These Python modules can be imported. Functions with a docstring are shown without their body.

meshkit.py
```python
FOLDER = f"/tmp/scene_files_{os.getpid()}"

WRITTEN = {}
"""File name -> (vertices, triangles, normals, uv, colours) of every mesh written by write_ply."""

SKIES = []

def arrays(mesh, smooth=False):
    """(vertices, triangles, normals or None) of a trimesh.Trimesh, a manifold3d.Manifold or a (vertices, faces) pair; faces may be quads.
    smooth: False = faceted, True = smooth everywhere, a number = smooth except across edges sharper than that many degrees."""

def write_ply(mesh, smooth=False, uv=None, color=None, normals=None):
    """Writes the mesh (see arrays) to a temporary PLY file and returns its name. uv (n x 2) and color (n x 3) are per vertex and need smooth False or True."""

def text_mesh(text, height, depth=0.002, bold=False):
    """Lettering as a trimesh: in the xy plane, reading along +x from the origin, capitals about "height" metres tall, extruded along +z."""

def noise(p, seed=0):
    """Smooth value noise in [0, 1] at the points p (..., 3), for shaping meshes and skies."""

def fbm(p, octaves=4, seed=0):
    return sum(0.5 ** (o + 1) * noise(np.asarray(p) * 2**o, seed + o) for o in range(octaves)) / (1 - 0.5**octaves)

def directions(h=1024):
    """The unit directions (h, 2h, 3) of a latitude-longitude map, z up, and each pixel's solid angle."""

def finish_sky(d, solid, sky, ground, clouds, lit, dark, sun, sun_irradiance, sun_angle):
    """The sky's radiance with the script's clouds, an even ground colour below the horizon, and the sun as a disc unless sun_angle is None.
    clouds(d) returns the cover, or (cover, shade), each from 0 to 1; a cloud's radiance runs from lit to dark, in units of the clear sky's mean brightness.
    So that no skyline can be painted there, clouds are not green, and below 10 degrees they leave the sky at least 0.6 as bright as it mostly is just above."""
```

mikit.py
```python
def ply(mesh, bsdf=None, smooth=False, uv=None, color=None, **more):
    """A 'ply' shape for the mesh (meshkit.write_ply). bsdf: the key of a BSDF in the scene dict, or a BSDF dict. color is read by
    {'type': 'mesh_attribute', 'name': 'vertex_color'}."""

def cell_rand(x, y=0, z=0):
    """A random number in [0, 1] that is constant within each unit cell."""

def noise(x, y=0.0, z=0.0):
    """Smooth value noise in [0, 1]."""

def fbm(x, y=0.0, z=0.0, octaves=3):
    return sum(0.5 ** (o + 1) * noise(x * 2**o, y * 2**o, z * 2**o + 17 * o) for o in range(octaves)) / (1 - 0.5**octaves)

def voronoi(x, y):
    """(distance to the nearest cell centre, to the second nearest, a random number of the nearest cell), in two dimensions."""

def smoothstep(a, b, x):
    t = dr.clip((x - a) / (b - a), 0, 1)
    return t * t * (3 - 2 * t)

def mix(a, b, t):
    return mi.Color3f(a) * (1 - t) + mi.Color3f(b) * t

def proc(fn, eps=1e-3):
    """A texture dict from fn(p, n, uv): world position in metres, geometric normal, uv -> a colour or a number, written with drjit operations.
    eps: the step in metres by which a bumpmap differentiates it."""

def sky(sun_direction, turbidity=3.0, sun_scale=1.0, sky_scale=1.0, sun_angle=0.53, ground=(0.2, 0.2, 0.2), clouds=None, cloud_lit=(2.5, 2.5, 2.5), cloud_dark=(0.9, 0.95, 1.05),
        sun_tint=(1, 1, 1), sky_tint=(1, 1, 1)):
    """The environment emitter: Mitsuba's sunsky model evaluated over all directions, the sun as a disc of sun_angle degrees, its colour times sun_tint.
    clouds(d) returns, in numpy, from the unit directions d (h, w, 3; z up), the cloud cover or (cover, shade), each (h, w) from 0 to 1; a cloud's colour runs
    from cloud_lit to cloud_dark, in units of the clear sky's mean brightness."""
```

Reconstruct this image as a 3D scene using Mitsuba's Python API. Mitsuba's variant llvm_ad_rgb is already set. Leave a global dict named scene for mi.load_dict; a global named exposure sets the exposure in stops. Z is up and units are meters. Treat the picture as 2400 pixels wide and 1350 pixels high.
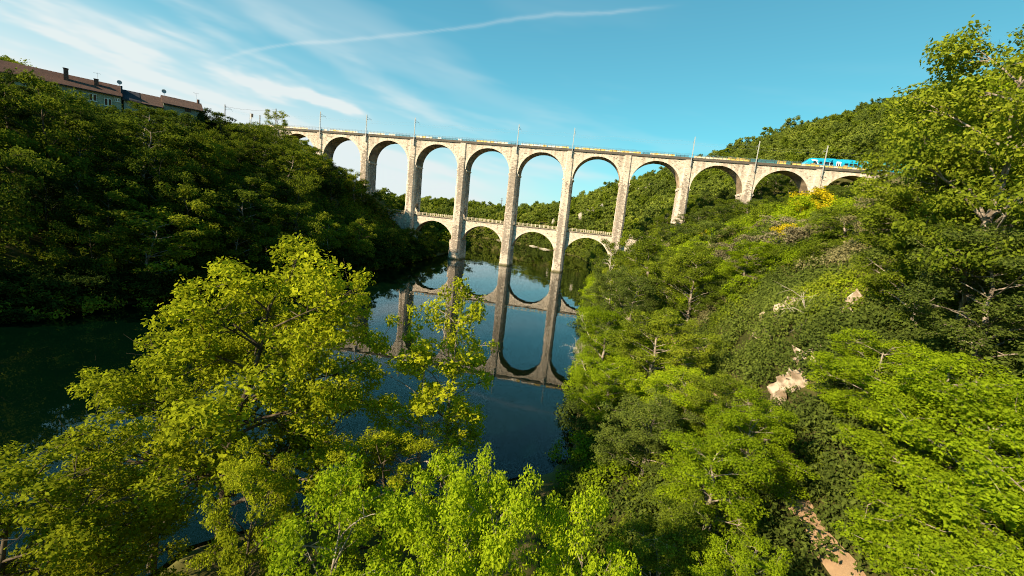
import math
import numpy as np
import trimesh
import shapely.geometry as sg
import manifold3d as m3
import drjit as dr
import mitsuba as mi
import mikit
import meshkit
from mikit import proc, noise, fbm, cell_rand, smoothstep, mix

T = mi.ScalarTransform4f
scene, labels = {}, {}

# ------------------------------------------------------------------ camera, sky, exposure
CAM = np.array([127.74, -177.56, 18.83])
YAW, PITCH, ROLL, FOC = 0.1848, 0.1544, 0.1066, 1000.0
_f = np.array([-math.sin(YAW) * math.cos(PITCH), math.cos(YAW) * math.cos(PITCH), -math.sin(PITCH)])
_r = np.array([math.cos(YAW), math.sin(YAW), 0.0])
_u = np.cross(_r, _f)
_r, _u = math.cos(ROLL) * _r + math.sin(ROLL) * _u, -math.sin(ROLL) * _r + math.cos(ROLL) * _u
scene['camera'] = {'type': 'perspective', 'fov_axis': 'x', 'fov': math.degrees(2 * math.atan(1200 / FOC)), 'near_clip': 0.3, 'far_clip': 12000.0,
                   'to_world': T().look_at(origin=CAM.tolist(), target=(CAM + _f).tolist(), up=_u.tolist())}
exposure = 3.1
SUN = np.array([-0.60, -0.66, 0.50])


def clouds(d):
    az = np.degrees(np.arctan2(d[..., 0], d[..., 1]))
    el = np.degrees(np.arcsin(np.clip(d[..., 2], -1, 1)))
    z0 = np.zeros_like(az)
    n1 = meshkit.fbm(np.stack([az / 9 + el / 14, el / 1.5 + az / 14, z0], -1), 5, 3)
    n2 = meshkit.fbm(np.stack([az / 26, el / 5 + az / 40, z0 + 5], -1), 4, 9)
    wob = meshkit.fbm(np.stack([az / 2.2, el / 2.2, z0 + 2], -1), 3, 21) - 0.5
    ss = lambda a, b, x: (lambda t: t * t * (3 - 2 * t))(np.clip((x - a) / (b - a), 0, 1))
    side = 1 - ss(-62, 6, az)                                    # the thin cloud thickens to the west
    low = 1 - ss(5, 18, el)
    cov = 1.0 * side * low + 0.55 * (1 - ss(0, 11, el)) * (1 - ss(-22, 24, az))
    cov = cov + 0.75 * ss(0.44, 0.85, n1) * (0.15 + side) * (1 - ss(9, 22, el)) + 0.22 * ss(0.45, 0.75, n2) * (1 - ss(-25, 12, az)) * (1 - ss(16, 34, el))

    def streak(pts, width, strength, rag):
        pts = np.array(pts)
        e = np.interp(az, pts[:, 0], pts[:, 1])
        w = width * (0.45 + 1.2 * n1)
        edge = ss(pts[0, 0] - 1, pts[0, 0] + 6, az) * (1 - ss(pts[-1, 0] - 8, pts[-1, 0] + 1, az))
        return strength * edge * np.exp(-((el - e + rag * wob) / w) ** 2)
    cov = cov + streak([(-46.5, 12.3), (-41.4, 11.5), (-36, 11.0), (-29, 10.2)], 0.55, 0.9, 1.3) * (0.4 + 1.2 * ss(0.35, 0.6, n1))
    cov = cov + streak([(-56, 14.0), (-52.6, 13.7), (-46.5, 12.9)], 0.4, 0.5, 0.5)
    cov = cov + streak([(-47.5, 12.5), (-46, 12.7), (-43, 14.5), (-38.2, 16.5), (-32.5, 18.2), (-26.3, 20), (-20.3, 21.5), (-15.2, 22.9), (-8.9, 24.1), (6, 25.3)], 0.16, 0.22, 0.30)
    cov = cov + streak([(-46, 19.5), (-38.2, 17.0), (-28.9, 14.2), (-18, 9.8)], 1.0, 0.22, 0.9)
    cov = cov + streak([(-14, 8.6), (-9.5, 7.4), (-5, 7.0), (3, 6.6)], 0.35, 0.25, 0.5)
    cov = cov + 0.05 * (1 - ss(10, 60, el))
    return np.clip(cov, 0, 0.97)


scene['sky'] = mikit.sky(SUN, turbidity=3.0, sun_scale=1.0, sky_scale=0.70, clouds=clouds, cloud_lit=(2.1, 2.3, 2.3), sky_tint=(0.40, 1.06, 0.94), sun_tint=(1.0, 0.97, 0.95), ground=(0.06, 0.08, 0.04))


# ------------------------------------------------------------------ materials
def C(*c):
    return mi.Color3f(*c)


def diffuse(name, col, rough=0.9, spec=0.2, two=True):
    b = {'type': 'principled', 'base_color': col if isinstance(col, dict) else {'type': 'rgb', 'value': list(col)}, 'roughness': rough, 'specular': spec}
    scene[name] = {'type': 'twosided', 'bsdf': b} if two else b
    return name


def leaf_mat(name, dark, mid, light, trans=0.9, rough=0.45, cell=3.0, tone=0.11):
    def fn(p, n, uv):
        a = noise(p.x * tone, p.y * tone, p.z * tone)
        b = noise(p.x * 0.9 + 7, p.y * 0.9, p.z * 0.9)
        r = cell_rand(p.x * cell, p.y * cell, p.z * cell)
        t = dr.clip(0.25 + 0.55 * (a - 0.5) * 2 + 0.35 * (b - 0.5) + 0.5 * (r - 0.5), 0, 1)
        return mix(mix(C(*dark), C(*mid), dr.clip(t * 2, 0, 1)), C(*light), dr.clip(t * 2 - 1, 0, 1))
    scene[name] = {'type': 'principledthin', 'base_color': proc(fn), 'roughness': rough, 'diff_trans': trans, 'eta': 1.35, 'spec_tint': 0.3}
    return name


leaf_mat('leaf_shore', (0.155, 0.198, 0.011), (0.315, 0.372, 0.015), (0.470, 0.510, 0.024), 0.85)
leaf_mat('leaf_right', (0.080, 0.122, 0.012), (0.175, 0.240, 0.019), (0.290, 0.350, 0.028), 0.85)
leaf_mat('leaf_fresh', (0.150, 0.230, 0.009), (0.265, 0.380, 0.013), (0.380, 0.480, 0.018), 0.9)
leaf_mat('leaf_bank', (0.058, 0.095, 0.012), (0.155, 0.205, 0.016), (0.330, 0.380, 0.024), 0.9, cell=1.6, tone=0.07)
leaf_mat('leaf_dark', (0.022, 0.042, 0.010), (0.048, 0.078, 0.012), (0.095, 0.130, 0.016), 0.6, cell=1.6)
leaf_mat('leaf_hill', (0.105, 0.150, 0.028), (0.190, 0.250, 0.036), (0.310, 0.350, 0.065), 0.75, cell=0.7, tone=0.035)
leaf_mat('leaf_olive', (0.065, 0.098, 0.020), (0.130, 0.182, 0.032), (0.220, 0.280, 0.052), 0.8)
leaf_mat('leaf_grey', (0.176, 0.176, 0.080), (0.272, 0.264, 0.128), (0.400, 0.368, 0.208), 0.7)
leaf_mat('dry_vine', (0.150, 0.140, 0.080), (0.230, 0.215, 0.130), (0.320, 0.295, 0.190), 0.4)
leaf_mat('flower_yellow', (0.42, 0.34, 0.012), (0.58, 0.48, 0.016), (0.70, 0.60, 0.025), 0.6)
leaf_mat('leaf_ivy', (0.018, 0.039, 0.012), (0.038, 0.068, 0.015), (0.068, 0.105, 0.018), 0.4)
leaf_mat('grass_blade', (0.105, 0.120, 0.022), (0.180, 0.188, 0.045), (0.285, 0.262, 0.090), 0.8)


def bark_fn(a, b):
    def fn(p, n, uv):
        t = fbm(p.x * 5, p.y * 5, p.z * 1.6)
        return mix(C(*a), C(*b), smoothstep(0.3, 0.7, t))
    return proc(fn)


diffuse('bark_dark', bark_fn((0.03, 0.025, 0.018), (0.10, 0.085, 0.06)))
diffuse('bark_pale', bark_fn((0.11, 0.095, 0.075), (0.30, 0.27, 0.23)))
diffuse('dead_wood', bark_fn((0.25, 0.23, 0.20), (0.50, 0.47, 0.43)))


def stone_fn(dark_share, dark_lo, dark_hi, base=(0.40, 0.358, 0.308), pale=(0.51, 0.475, 0.425)):
    def fn(p, n, uv):
        u = dr.select(dr.abs(n.x) > dr.abs(n.y), p.y, p.x)
        row = dr.floor(p.z / 0.36)
        uu = u / 0.62 + 3.1 * cell_rand(row, 3)
        c = cell_rand(dr.floor(uu), row, 5)
        c2 = cell_rand(dr.floor(uu), row, 9)
        fx, fz = uu - dr.floor(uu), p.z / 0.36 - row
        joint = dr.maximum(smoothstep(0.40, 0.5, dr.abs(fx - 0.5)), smoothstep(0.36, 0.5, dr.abs(fz - 0.5)))
        big = fbm(u * 0.16, p.z * 0.10, 4.0)
        st = noise(u * 1.3, p.z * 0.09, 8.0)
        w = dark_share * smoothstep(0.30, 0.62, big * 0.7 + st * 0.3) * smoothstep(dark_lo, dark_lo + 6, p.z) * (1 - smoothstep(dark_hi - 10, dark_hi, p.z))
        col = mix(C(*base), C(*pale), c) * (0.84 + 0.3 * c2)
        drip = smoothstep(0.52, 0.78, noise(u * 1.25, p.z * 0.05, 3.0)) * smoothstep(40.0, 48.8, p.z)
        lime = smoothstep(0.60, 0.82, noise(u * 1.7 + 9, p.z * 0.07, 6.0)) * (1 - smoothstep(30, 40, p.z))
        col = mix(mix(col, C(0.15, 0.125, 0.10), 0.45 * drip), C(0.55, 0.51, 0.45), 0.35 * lime)
        col = mix(col, C(0.085, 0.074, 0.066) * (0.6 + 0.9 * c2), dr.select(c < w, 0.62, 0.34 * w))
        col = mix(col, C(0.50, 0.43, 0.34), joint * 0.35)
        return mix(col, C(0.075, 0.075, 0.022), 0.85 * (1 - smoothstep(0.15, 1.0 + 0.6 * st, p.z)))
    return proc(fn)


diffuse('stone_wall', stone_fn(0.10, -5, 70), 0.95, 0.1)
diffuse('stone_pier', stone_fn(0.95, 0, 47), 0.95, 0.1)
diffuse('stone_ring', stone_fn(0.0, -5, 70, (0.48, 0.43, 0.37), (0.59, 0.55, 0.49)), 0.95, 0.1)


def barrel_fn(p, n, uv):  # mottled brown tone, darker than the walls, for the arch undersides
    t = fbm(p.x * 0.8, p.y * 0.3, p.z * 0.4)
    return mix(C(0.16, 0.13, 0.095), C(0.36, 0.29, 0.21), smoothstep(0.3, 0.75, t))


diffuse('stone_barrel', proc(barrel_fn), 0.95, 0.1)
diffuse('slab_dark', proc(lambda p, n, uv: mix(C(0.055, 0.052, 0.046), C(0.12, 0.112, 0.098), fbm(p.x * 0.7, p.y, p.z * 2))), 0.9)
diffuse('concrete_pale', proc(lambda p, n, uv: mix(C(0.40, 0.37, 0.27), C(0.58, 0.54, 0.42), fbm(p.x * 1.5, p.y * 1.5, p.z * 1.5))), 0.9)
diffuse('road_concrete', proc(lambda p, n, uv: mix(C(0.16, 0.145, 0.12), C(0.27, 0.245, 0.20), fbm(p.x * 0.5, p.y * 0.5, p.z * 2))), 0.9)
diffuse('rail_steel', (0.08, 0.13, 0.19), 0.5, 0.5)
diffuse('mast_steel', (0.30, 0.33, 0.34), 0.55, 0.5)
diffuse('mast_dark', (0.07, 0.085, 0.10), 0.55, 0.5)
diffuse('bracket_dark', (0.03, 0.035, 0.04), 0.6, 0.4)
diffuse('sheet_white', (0.72, 0.69, 0.62), 0.6, 0.3)
diffuse('sheet_cream', (0.64, 0.56, 0.40), 0.6, 0.3)
diffuse('sheet_yellow', (0.58, 0.44, 0.13), 0.6, 0.3)
diffuse('sheet_blue', (0.06, 0.22, 0.34), 0.6, 0.3)
diffuse('sheet_teal', (0.05, 0.17, 0.20), 0.6, 0.3)
diffuse('train_blue', (0.010, 0.30, 0.50), 0.3, 0.5)
diffuse('train_roof', (0.012, 0.22, 0.36), 0.4, 0.5)
diffuse('train_light_blue', (0.16, 0.50, 0.66), 0.3, 0.5)
diffuse('train_white', (0.74, 0.76, 0.78), 0.3, 0.5)
diffuse('train_grey', (0.22, 0.24, 0.26), 0.5, 0.4)
diffuse('glass_dark', (0.010, 0.016, 0.028), 0.08, 0.6)
diffuse('black_steel', (0.02, 0.02, 0.022), 0.6, 0.4)
diffuse('frame_white', (0.66, 0.65, 0.60), 0.6, 0.3)
diffuse('render_green', proc(lambda p, n, uv: mix(C(0.20, 0.225, 0.165), C(0.36, 0.37, 0.27), fbm(p.x * 0.35 + p.y * 0.3, p.z * 0.5, p.y * 0.4)) * (0.86 + 0.22 * noise(p.x * 2, p.y * 2, p.z * 0.5))), 0.95, 0.1)
diffuse('render_grey', proc(lambda p, n, uv: mix(C(0.17, 0.20, 0.17), C(0.29, 0.315, 0.26), fbm(p.x * 0.35 + p.y * 0.3, p.z * 0.5, 1.0))), 0.95, 0.1)


def tile_fn(a, b):
    def fn(p, n, uv):
        s = p.x * 0.575 + p.y * 0.818
        k = cell_rand(s * 3.6, p.z * 5.0)
        t = fbm(s * 0.5, p.z * 1.2, 2.0)
        return mix(C(*a), C(*b), 0.6 * t + 0.4 * k)
    return proc(fn)


diffuse('tile_red', tile_fn((0.050, 0.034, 0.030), (0.112, 0.068, 0.058)), 0.9, 0.15)
diffuse('tile_brown', tile_fn((0.060, 0.043, 0.038), (0.125, 0.085, 0.074)), 0.9, 0.15)
diffuse('slate_and_shade', tile_fn((0.018, 0.022, 0.034), (0.045, 0.050, 0.066)), 0.8, 0.2)  # slate of the gable; also the painted shade on the low roof corner
diffuse('brick_chimney', proc(lambda p, n, uv: mix(C(0.07, 0.045, 0.04), C(0.16, 0.085, 0.07), cell_rand(p.x * 4 + p.y * 4, p.z * 12))), 0.9)
diffuse('dish_grey', (0.30, 0.33, 0.38), 0.5, 0.4)
diffuse('lattice_grey', (0.20, 0.24, 0.28), 0.6, 0.3)


def rock_fn(p, n, uv):
    t = fbm(p.x * 0.9, p.y * 0.9, p.z * 1.4, 4)
    return mix(mix(C(0.20, 0.155, 0.11), C(0.43, 0.37, 0.30), smoothstep(0.3, 0.6, t)), C(0.10, 0.07, 0.045), smoothstep(0.62, 0.78, t))


diffuse('limestone', proc(rock_fn), 0.95, 0.1)
diffuse('cliff_stone', proc(lambda p, n, uv: mix(C(0.13, 0.125, 0.10), C(0.36, 0.345, 0.30), smoothstep(0.3, 0.7, fbm(p.x * 0.35, p.y * 0.35, p.z * 0.25, 4)))), 0.95, 0.1)


def soil_fn(p, n, uv):
    a = fbm(p.x * 0.25, p.y * 0.25, p.z * 0.25, 4)
    b = fbm(p.x * 2.2, p.y * 2.2, p.z * 2.2, 3)
    col = mix(C(0.030, 0.035, 0.010), C(0.085, 0.085, 0.028), smoothstep(0.3, 0.7, a))
    col = mix(col, C(0.12, 0.09, 0.055), smoothstep(0.55, 0.75, b) * 0.5)
    return mix(C(0.035, 0.03, 0.016), col, smoothstep(-0.4, 0.5, p.z))


diffuse('soil', proc(soil_fn), 1.0, 0.05)
diffuse('dirt_track', proc(lambda p, n, uv: mix(C(0.26, 0.175, 0.105), C(0.44, 0.315, 0.205), fbm(p.x * 1.4, p.y * 1.4, 0.0, 4))), 1.0, 0.05)


def wave_fn(p, n, uv):
    wake = smoothstep(0.47, 0.62, fbm(p.x * 0.055 + 0.4, p.y * 0.03, 3.0)) * smoothstep(-70, 10, p.y) * (1 - smoothstep(60, 140, p.y))
    base = 0.010 * fbm(p.x * 0.22, p.y * 0.13, 0.0, 3) + 0.0016 * noise(p.x * 1.3, p.y * 1.0, 5.0)
    return base + wake * 0.014 * noise(p.x * 0.5 + p.y * 0.2, p.y * 1.3 - p.x * 0.1, 2.0)


scene['water_surface'] = {'type': 'bumpmap', 'arbitrary': proc(wave_fn, eps=0.05), 'scale': 1.0,
                          'bsdf': {'type': 'plastic', 'int_ior': 1.333, 'nonlinear': False, 'diffuse_reflectance': proc(lambda p, n, uv: mix(C(0.0002, 0.0028, 0.0014), C(0.0005, 0.0050, 0.0024), fbm(p.x * 0.05, p.y * 0.05, 0.0)))}}


# ------------------------------------------------------------------ mesh helpers
def box(x0, x1, y0, y1, z0, z1):
    m = trimesh.creation.box((x1 - x0, y1 - y0, z1 - z0))
    m.apply_translation(((x0 + x1) / 2, (y0 + y1) / 2, (z0 + z1) / 2))
    return m


def cat(ms):
    return trimesh.util.concatenate(ms)


def rod(a, b, r, sides=6):
    a, b = np.asarray(a, float), np.asarray(b, float)
    return trimesh.creation.cylinder(radius=r, segment=np.array([a, b]), sections=sides)


def tubes(lines, sides=5):
    """One mesh of many tapered tubes; lines: [(points, radii)]."""
    V, F, at = [], [], 0
    ang = np.arange(sides) * 2 * np.pi / sides
    for p, rad in lines:
        p = np.asarray(p, float)
        t = np.gradient(p, axis=0)
        t /= np.linalg.norm(t, axis=1, keepdims=True) + 1e-12
        ref = np.where(np.abs(t[:, 2:]) < 0.9, [[0, 0, 1.0]], [[1.0, 0, 0]])
        a = np.cross(t, ref)
        a /= np.linalg.norm(a, axis=1, keepdims=True) + 1e-12
        b = np.cross(t, a)
        rad = np.broadcast_to(rad, (len(p),))
        v = p[:, None] + rad[:, None, None] * (np.cos(ang)[None, :, None] * a[:, None] + np.sin(ang)[None, :, None] * b[:, None])
        i, j = np.meshgrid(np.arange(len(p) - 1), np.arange(sides), indexing='ij')
        k = (j + 1) % sides
        q = np.stack([i * sides + j, i * sides + k, (i + 1) * sides + k, (i + 1) * sides + j], -1).reshape(-1, 4) + at
        V.append(v.reshape(-1, 3))
        F.append(np.vstack([q[:, [0, 2, 1]], q[:, [0, 3, 2]]]))
        at += v.shape[0] * sides
    return trimesh.Trimesh(np.vstack(V), np.vstack(F), process=False)


def extrude_xz(poly, y0, y1):
    """A polygon in (x, z) made solid between y0 and y1."""
    m = trimesh.creation.extrude_polygon(poly, y1 - y0, engine='earcut')
    m.apply_transform(trimesh.transformations.rotation_matrix(math.pi / 2, [1, 0, 0]))
    m.apply_translation((0, y1, 0))
    return m


def hull(pts):
    return m3.Manifold.hull_points(np.asarray(pts, np.float32))


def to_tm(man):
    m = man.to_mesh()
    return trimesh.Trimesh(np.asarray(m.vert_properties)[:, :3], np.asarray(m.tri_verts), process=False)


used = {}


def key(name):
    n = used.get(name, 0)
    used[name] = n + 1
    return name if n == 0 else f'{name}_{n:03d}'


def put(name, mesh, mat, smooth=False, label=None, cat_=None, group=None, kind=None):
    k = key(name)
    scene[k] = mikit.ply(mesh, mat, smooth=smooth)
    if label or cat_ or group or kind:
        tag(k, label, cat_, group, kind)
    return k


def tag(k, label=None, cat_=None, group=None, kind=None):
    labels[k] = {a: b for a, b in (('label', label), ('category', cat_), ('group', group), ('kind', kind)) if b}


def reuse(name, ply, to_world):
    k = key(name)
    scene[k] = {**ply, 'to_world': to_world}
    return k


# ------------------------------------------------------------------ terrain and river
yL = [-400, -200, -130, -57, 0, 40, 100, 150, 200, 250, 320, 420, 600, 2000]
xL = [30, 50, 58, 63, 58, 54, 43, 25, -10, -60, -150, -300, -600, -3000]
yR = [-400, -200, -60, 0, 60, 110, 150, 187, 222, 260, 320, 420, 600, 2000]
xR = [128, 128, 128, 128, 126, 118, 95, 70, 27, -30, -110, -240, -520, -2800]
dR = [0, 4, 7, 9.3, 13.4, 17, 25, 40, 52, 75, 97, 150, 250, 350, 500, 4000]
hR = [.3, 2.5, 4.6, 5.3, 5.8, 12.5, 19, 28, 34, 45, 54, 84, 145, 165, 168, 168]
dL = [0, 5, 18, 34, 52, 74, 95, 300, 4000]
hL = [.5, 2, 11, 25, 33, 38, 44, 48, 60]
yP = [-400, -200, -175, -166, -160, -156, -152, -147, -143]
xP = [98, 99, 104, 107, 109, 113, 120, 126, 128]
HU = np.array([0.575, 0.818])            # the houses stand along this line
HA = np.array([-12.1, -98.6])            # from here
HN = np.array([0.818, -0.575])           # their fronts face the river


def left_right(x, y):
    return np.interp(y, yL, xL) - x, x - np.interp(y, yR, xR)


def ground_z(x, y, rough=True):
    x, y = np.asarray(x, float), np.asarray(y, float)
    a, b = left_right(x, y)
    top = np.interp(x, [-300, 0, 40, 87, 127, 150, 190, 232, 285, 335, 400, 600], [15, 16, 19, 29, 46, 55, 67, 83, 112, 133, 160, 168]) * (1 + .0014 * np.clip(y - 250, -110, 160))
    sL = np.interp(y, [12, 40, 80, 2000], [1, .62, .34, .34])
    z = np.where(b > 0, -5 * np.logaddexp(-np.interp(b, dR, hR) / 5, -np.where(y > 40, top, top + (40 - y) * 2) / 5), np.where(a > 0, np.interp(a, dL, hL) * sL, -np.minimum(-np.maximum(a, b) * .5, 4)))
    if rough:
        d = np.maximum(a, b)
        n = meshkit.fbm(np.stack([x / 14, y / 14, x * 0], -1), 4, 5) - 0.5
        z = z + n * np.clip(d / 12, 0, 1) * np.clip(d / 25, 0.6, 3) * np.where((b > 8) & (b < 14.5) & (y < -60), 0.1, 1) * 2.2
    z = z - np.where(b > 0, 8 * np.clip((b - 34) / 24, 0, 1) * np.clip((y + 140) / 30, 0, 1) * np.clip((22 - y) / 14, 0, 1), 0)
    pr = np.where((y < -143) & (y > -230), x - np.interp(y, yP, xP), -9)
    z = np.where((pr > 0) & (b < 0), np.minimum(.3 + .12 * pr, 1.8), z)
    s = (x - HA[0]) * HU[0] + (y - HA[1]) * HU[1]
    t = (x - HA[0]) * HN[0] + (y - HA[1]) * HN[1]
    near = np.clip(1.6 - np.hypot(np.maximum(np.maximum(-16 - s, s - 42), 0), np.maximum(np.abs(t) - 5, 0)) / 6, 0, 1)
    z = z * (1 - near) + np.minimum(z, 34) * near
    cut = np.clip((9.5 - np.abs(y - 3.7)) / 5, 0, 1) * ((x > 150) | (x < -20))
    return z * (1 - cut) + np.minimum(z, 48.3) * cut


def axis(parts):
    out = [np.arange(a, b, s) for a, b, s in parts]
    return np.unique(np.concatenate(out))


gx = axis([(-4000, -800, 160), (-800, -160, 16), (-160, 98, 3), (98, 160, 1.0), (160, 300, 3), (300, 700, 12), (700, 4001, 150)])
gy = axis([(-1500, -260, 60), (-260, -180, 4), (-180, -100, 1.0), (-100, 80, 3), (80, 520, 7), (520, 1200, 25), (1200, 5001, 190)])
X, Y = np.meshgrid(gx, gy, indexing='ij')
Z = ground_z(X, Y)
nx, ny = X.shape
ii, jj = np.meshgrid(np.arange(nx - 1), np.arange(ny - 1), indexing='ij')
q = np.stack([ii * ny + jj, (ii + 1) * ny + jj, (ii + 1) * ny + jj + 1, ii * ny + jj + 1], -1).reshape(-1, 4)
put('ground', (np.stack([X, Y, Z], -1).reshape(-1, 3), q), 'soil', True, 'wooded soil slopes of the gorge on both sides of the river', kind='structure')
put('river_water', (np.array([[-4000, -1500, 0], [700, -1500, 0], [700, 5000, 0], [-4000, 5000, 0]], float), np.array([[0, 1, 2, 3]])), 'water_surface', False, 'calm dark teal river mirroring the viaduct', kind='structure')

# the footpath on the bench of the right bank
py = np.arange(-190, -60, 1.0)
px = 139.2 + 0.7 * np.sin(py / 9.0)
rows = []
for k, (cx, cy) in enumerate(zip(px, py)):
    w = 0.62 + 0.15 * math.sin(cy * 1.3)
    rows.append([(cx + o * w, cy, float(ground_z(cx + o * w, cy)) + 0.16 - 0.05 * abs(o)) for o in (-1, -0.5, 0, 0.5, 1)])
rows = np.array(rows)
n = len(rows)
ii, jj = np.meshgrid(np.arange(n - 1), np.arange(4), indexing='ij')
q = np.stack([ii * 5 + jj, ii * 5 + jj + 1, (ii + 1) * 5 + jj + 1, (ii + 1) * 5 + jj], -1).reshape(-1, 4)
put('footpath', (rows.reshape(-1, 3), q), 'dirt_track', True, 'pale brown dirt path along the foot of the right bank', kind='structure')

# ------------------------------------------------------------------ viaduct
P, H, SPR, RAD = 22.5, 48.86, 38.2, 9.4
labels['viaduct'] = {'label': 'tall pale stone railway viaduct with round arches and a lower road deck across the river', 'category': 'viaduct'}


def octagon(x, w, f, b, ch, z):
    return [(x - w / 2 + ch, f, z), (x + w / 2 - ch, f, z), (x + w / 2, f + ch, z), (x + w / 2, b - ch, z), (x + w / 2 - ch, b, z), (x - w / 2 + ch, b, z), (x - w / 2, b - ch, z), (x - w / 2, f + ch, z)]


for i in range(-1, 11):
    x = i * P
    g = float(ground_z(x, 0, False))
    z0 = max(min(g, 30) - 4, -4)
    if i in (-1, 10):
        body = hull(octagon(x, 5.0, -0.5, 7.9, 0.8, 30) + octagon(x, 4.6, -0.45, 7.85, 0.8, H - 0.004))
    else:
        wb = 3.7 + 0.012 * (SPR - z0)
        low = hull(octagon(x, wb, -0.55 - 0.012 * (SPR - z0), 7.95 + 0.012 * (SPR - z0), 0.72, z0) + octagon(x, 3.7, -0.55, 7.95, 0.72, SPR))
        top = hull(octagon(x, 3.7, -0.55, 7.95, 0.72, SPR) + octagon(x, 3.3, -0.42, 7.82, 0.62, H - 0.004))
        body = low + top
        if 1 < i < 7:                                            # the road passes through the pier
            arch = sg.Polygon([(1.9, 16.8), (5.9, 16.8), (5.9, 20.2)] + [(3.9 + 2 * math.cos(t), 20.2 + 2 * math.sin(t)) for t in np.linspace(0, math.pi, 17)[1:-1]] + [(1.9, 20.2)])
            cutter = trimesh.creation.extrude_polygon(arch, 8.0, engine='earcut')
            cutter.apply_transform(np.array([[0, 0, 1, x - 4.0], [1, 0, 0, 0], [0, 1, 0, 0], [0, 0, 0, 1.0]]))
            body = body - m3.Manifold(m3.Mesh(np.asarray(cutter.vertices, np.float32), np.asarray(cutter.faces, np.uint32)))
    k = put('viaduct__pier', to_tm(body), 'stone_pier')
    if i in (-1, 10):
        continue
    w = 3.7
    put(k + '__impost', cat([box(x - w / 2 - .28, x - w / 2 + .1, .35, 7.05, 37.45, 37.75), box(x - w / 2 - .42, x - w / 2 + .1, .25, 7.15, 37.752, 38.1),
                             box(x + w / 2 - .1, x + w / 2 + .28, .35, 7.05, 37.45, 37.75), box(x + w / 2 - .1, x + w / 2 + .42, .25, 7.15, 37.752, 38.1)]), 'stone_ring')
    if i in (4, 5):
        put(k + '__plinth', to_tm(hull(octagon(x, wb + .25, -1.2, 8.6, .8, -4) + octagon(x, wb + .2, -1.17, 8.57, .8, 1.1))), 'stone_pier', label='mossy band at the waterline')
    if i == 3:
        put(k + '__plinth', to_tm(hull(octagon(x, wb + 1.2, -1.9, 9.3, 1.2, -4) + octagon(x, wb + .7, -1.5, 8.9, 1.0, 8.2))), 'stone_pier', label='wide plinth in shade')


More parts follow.
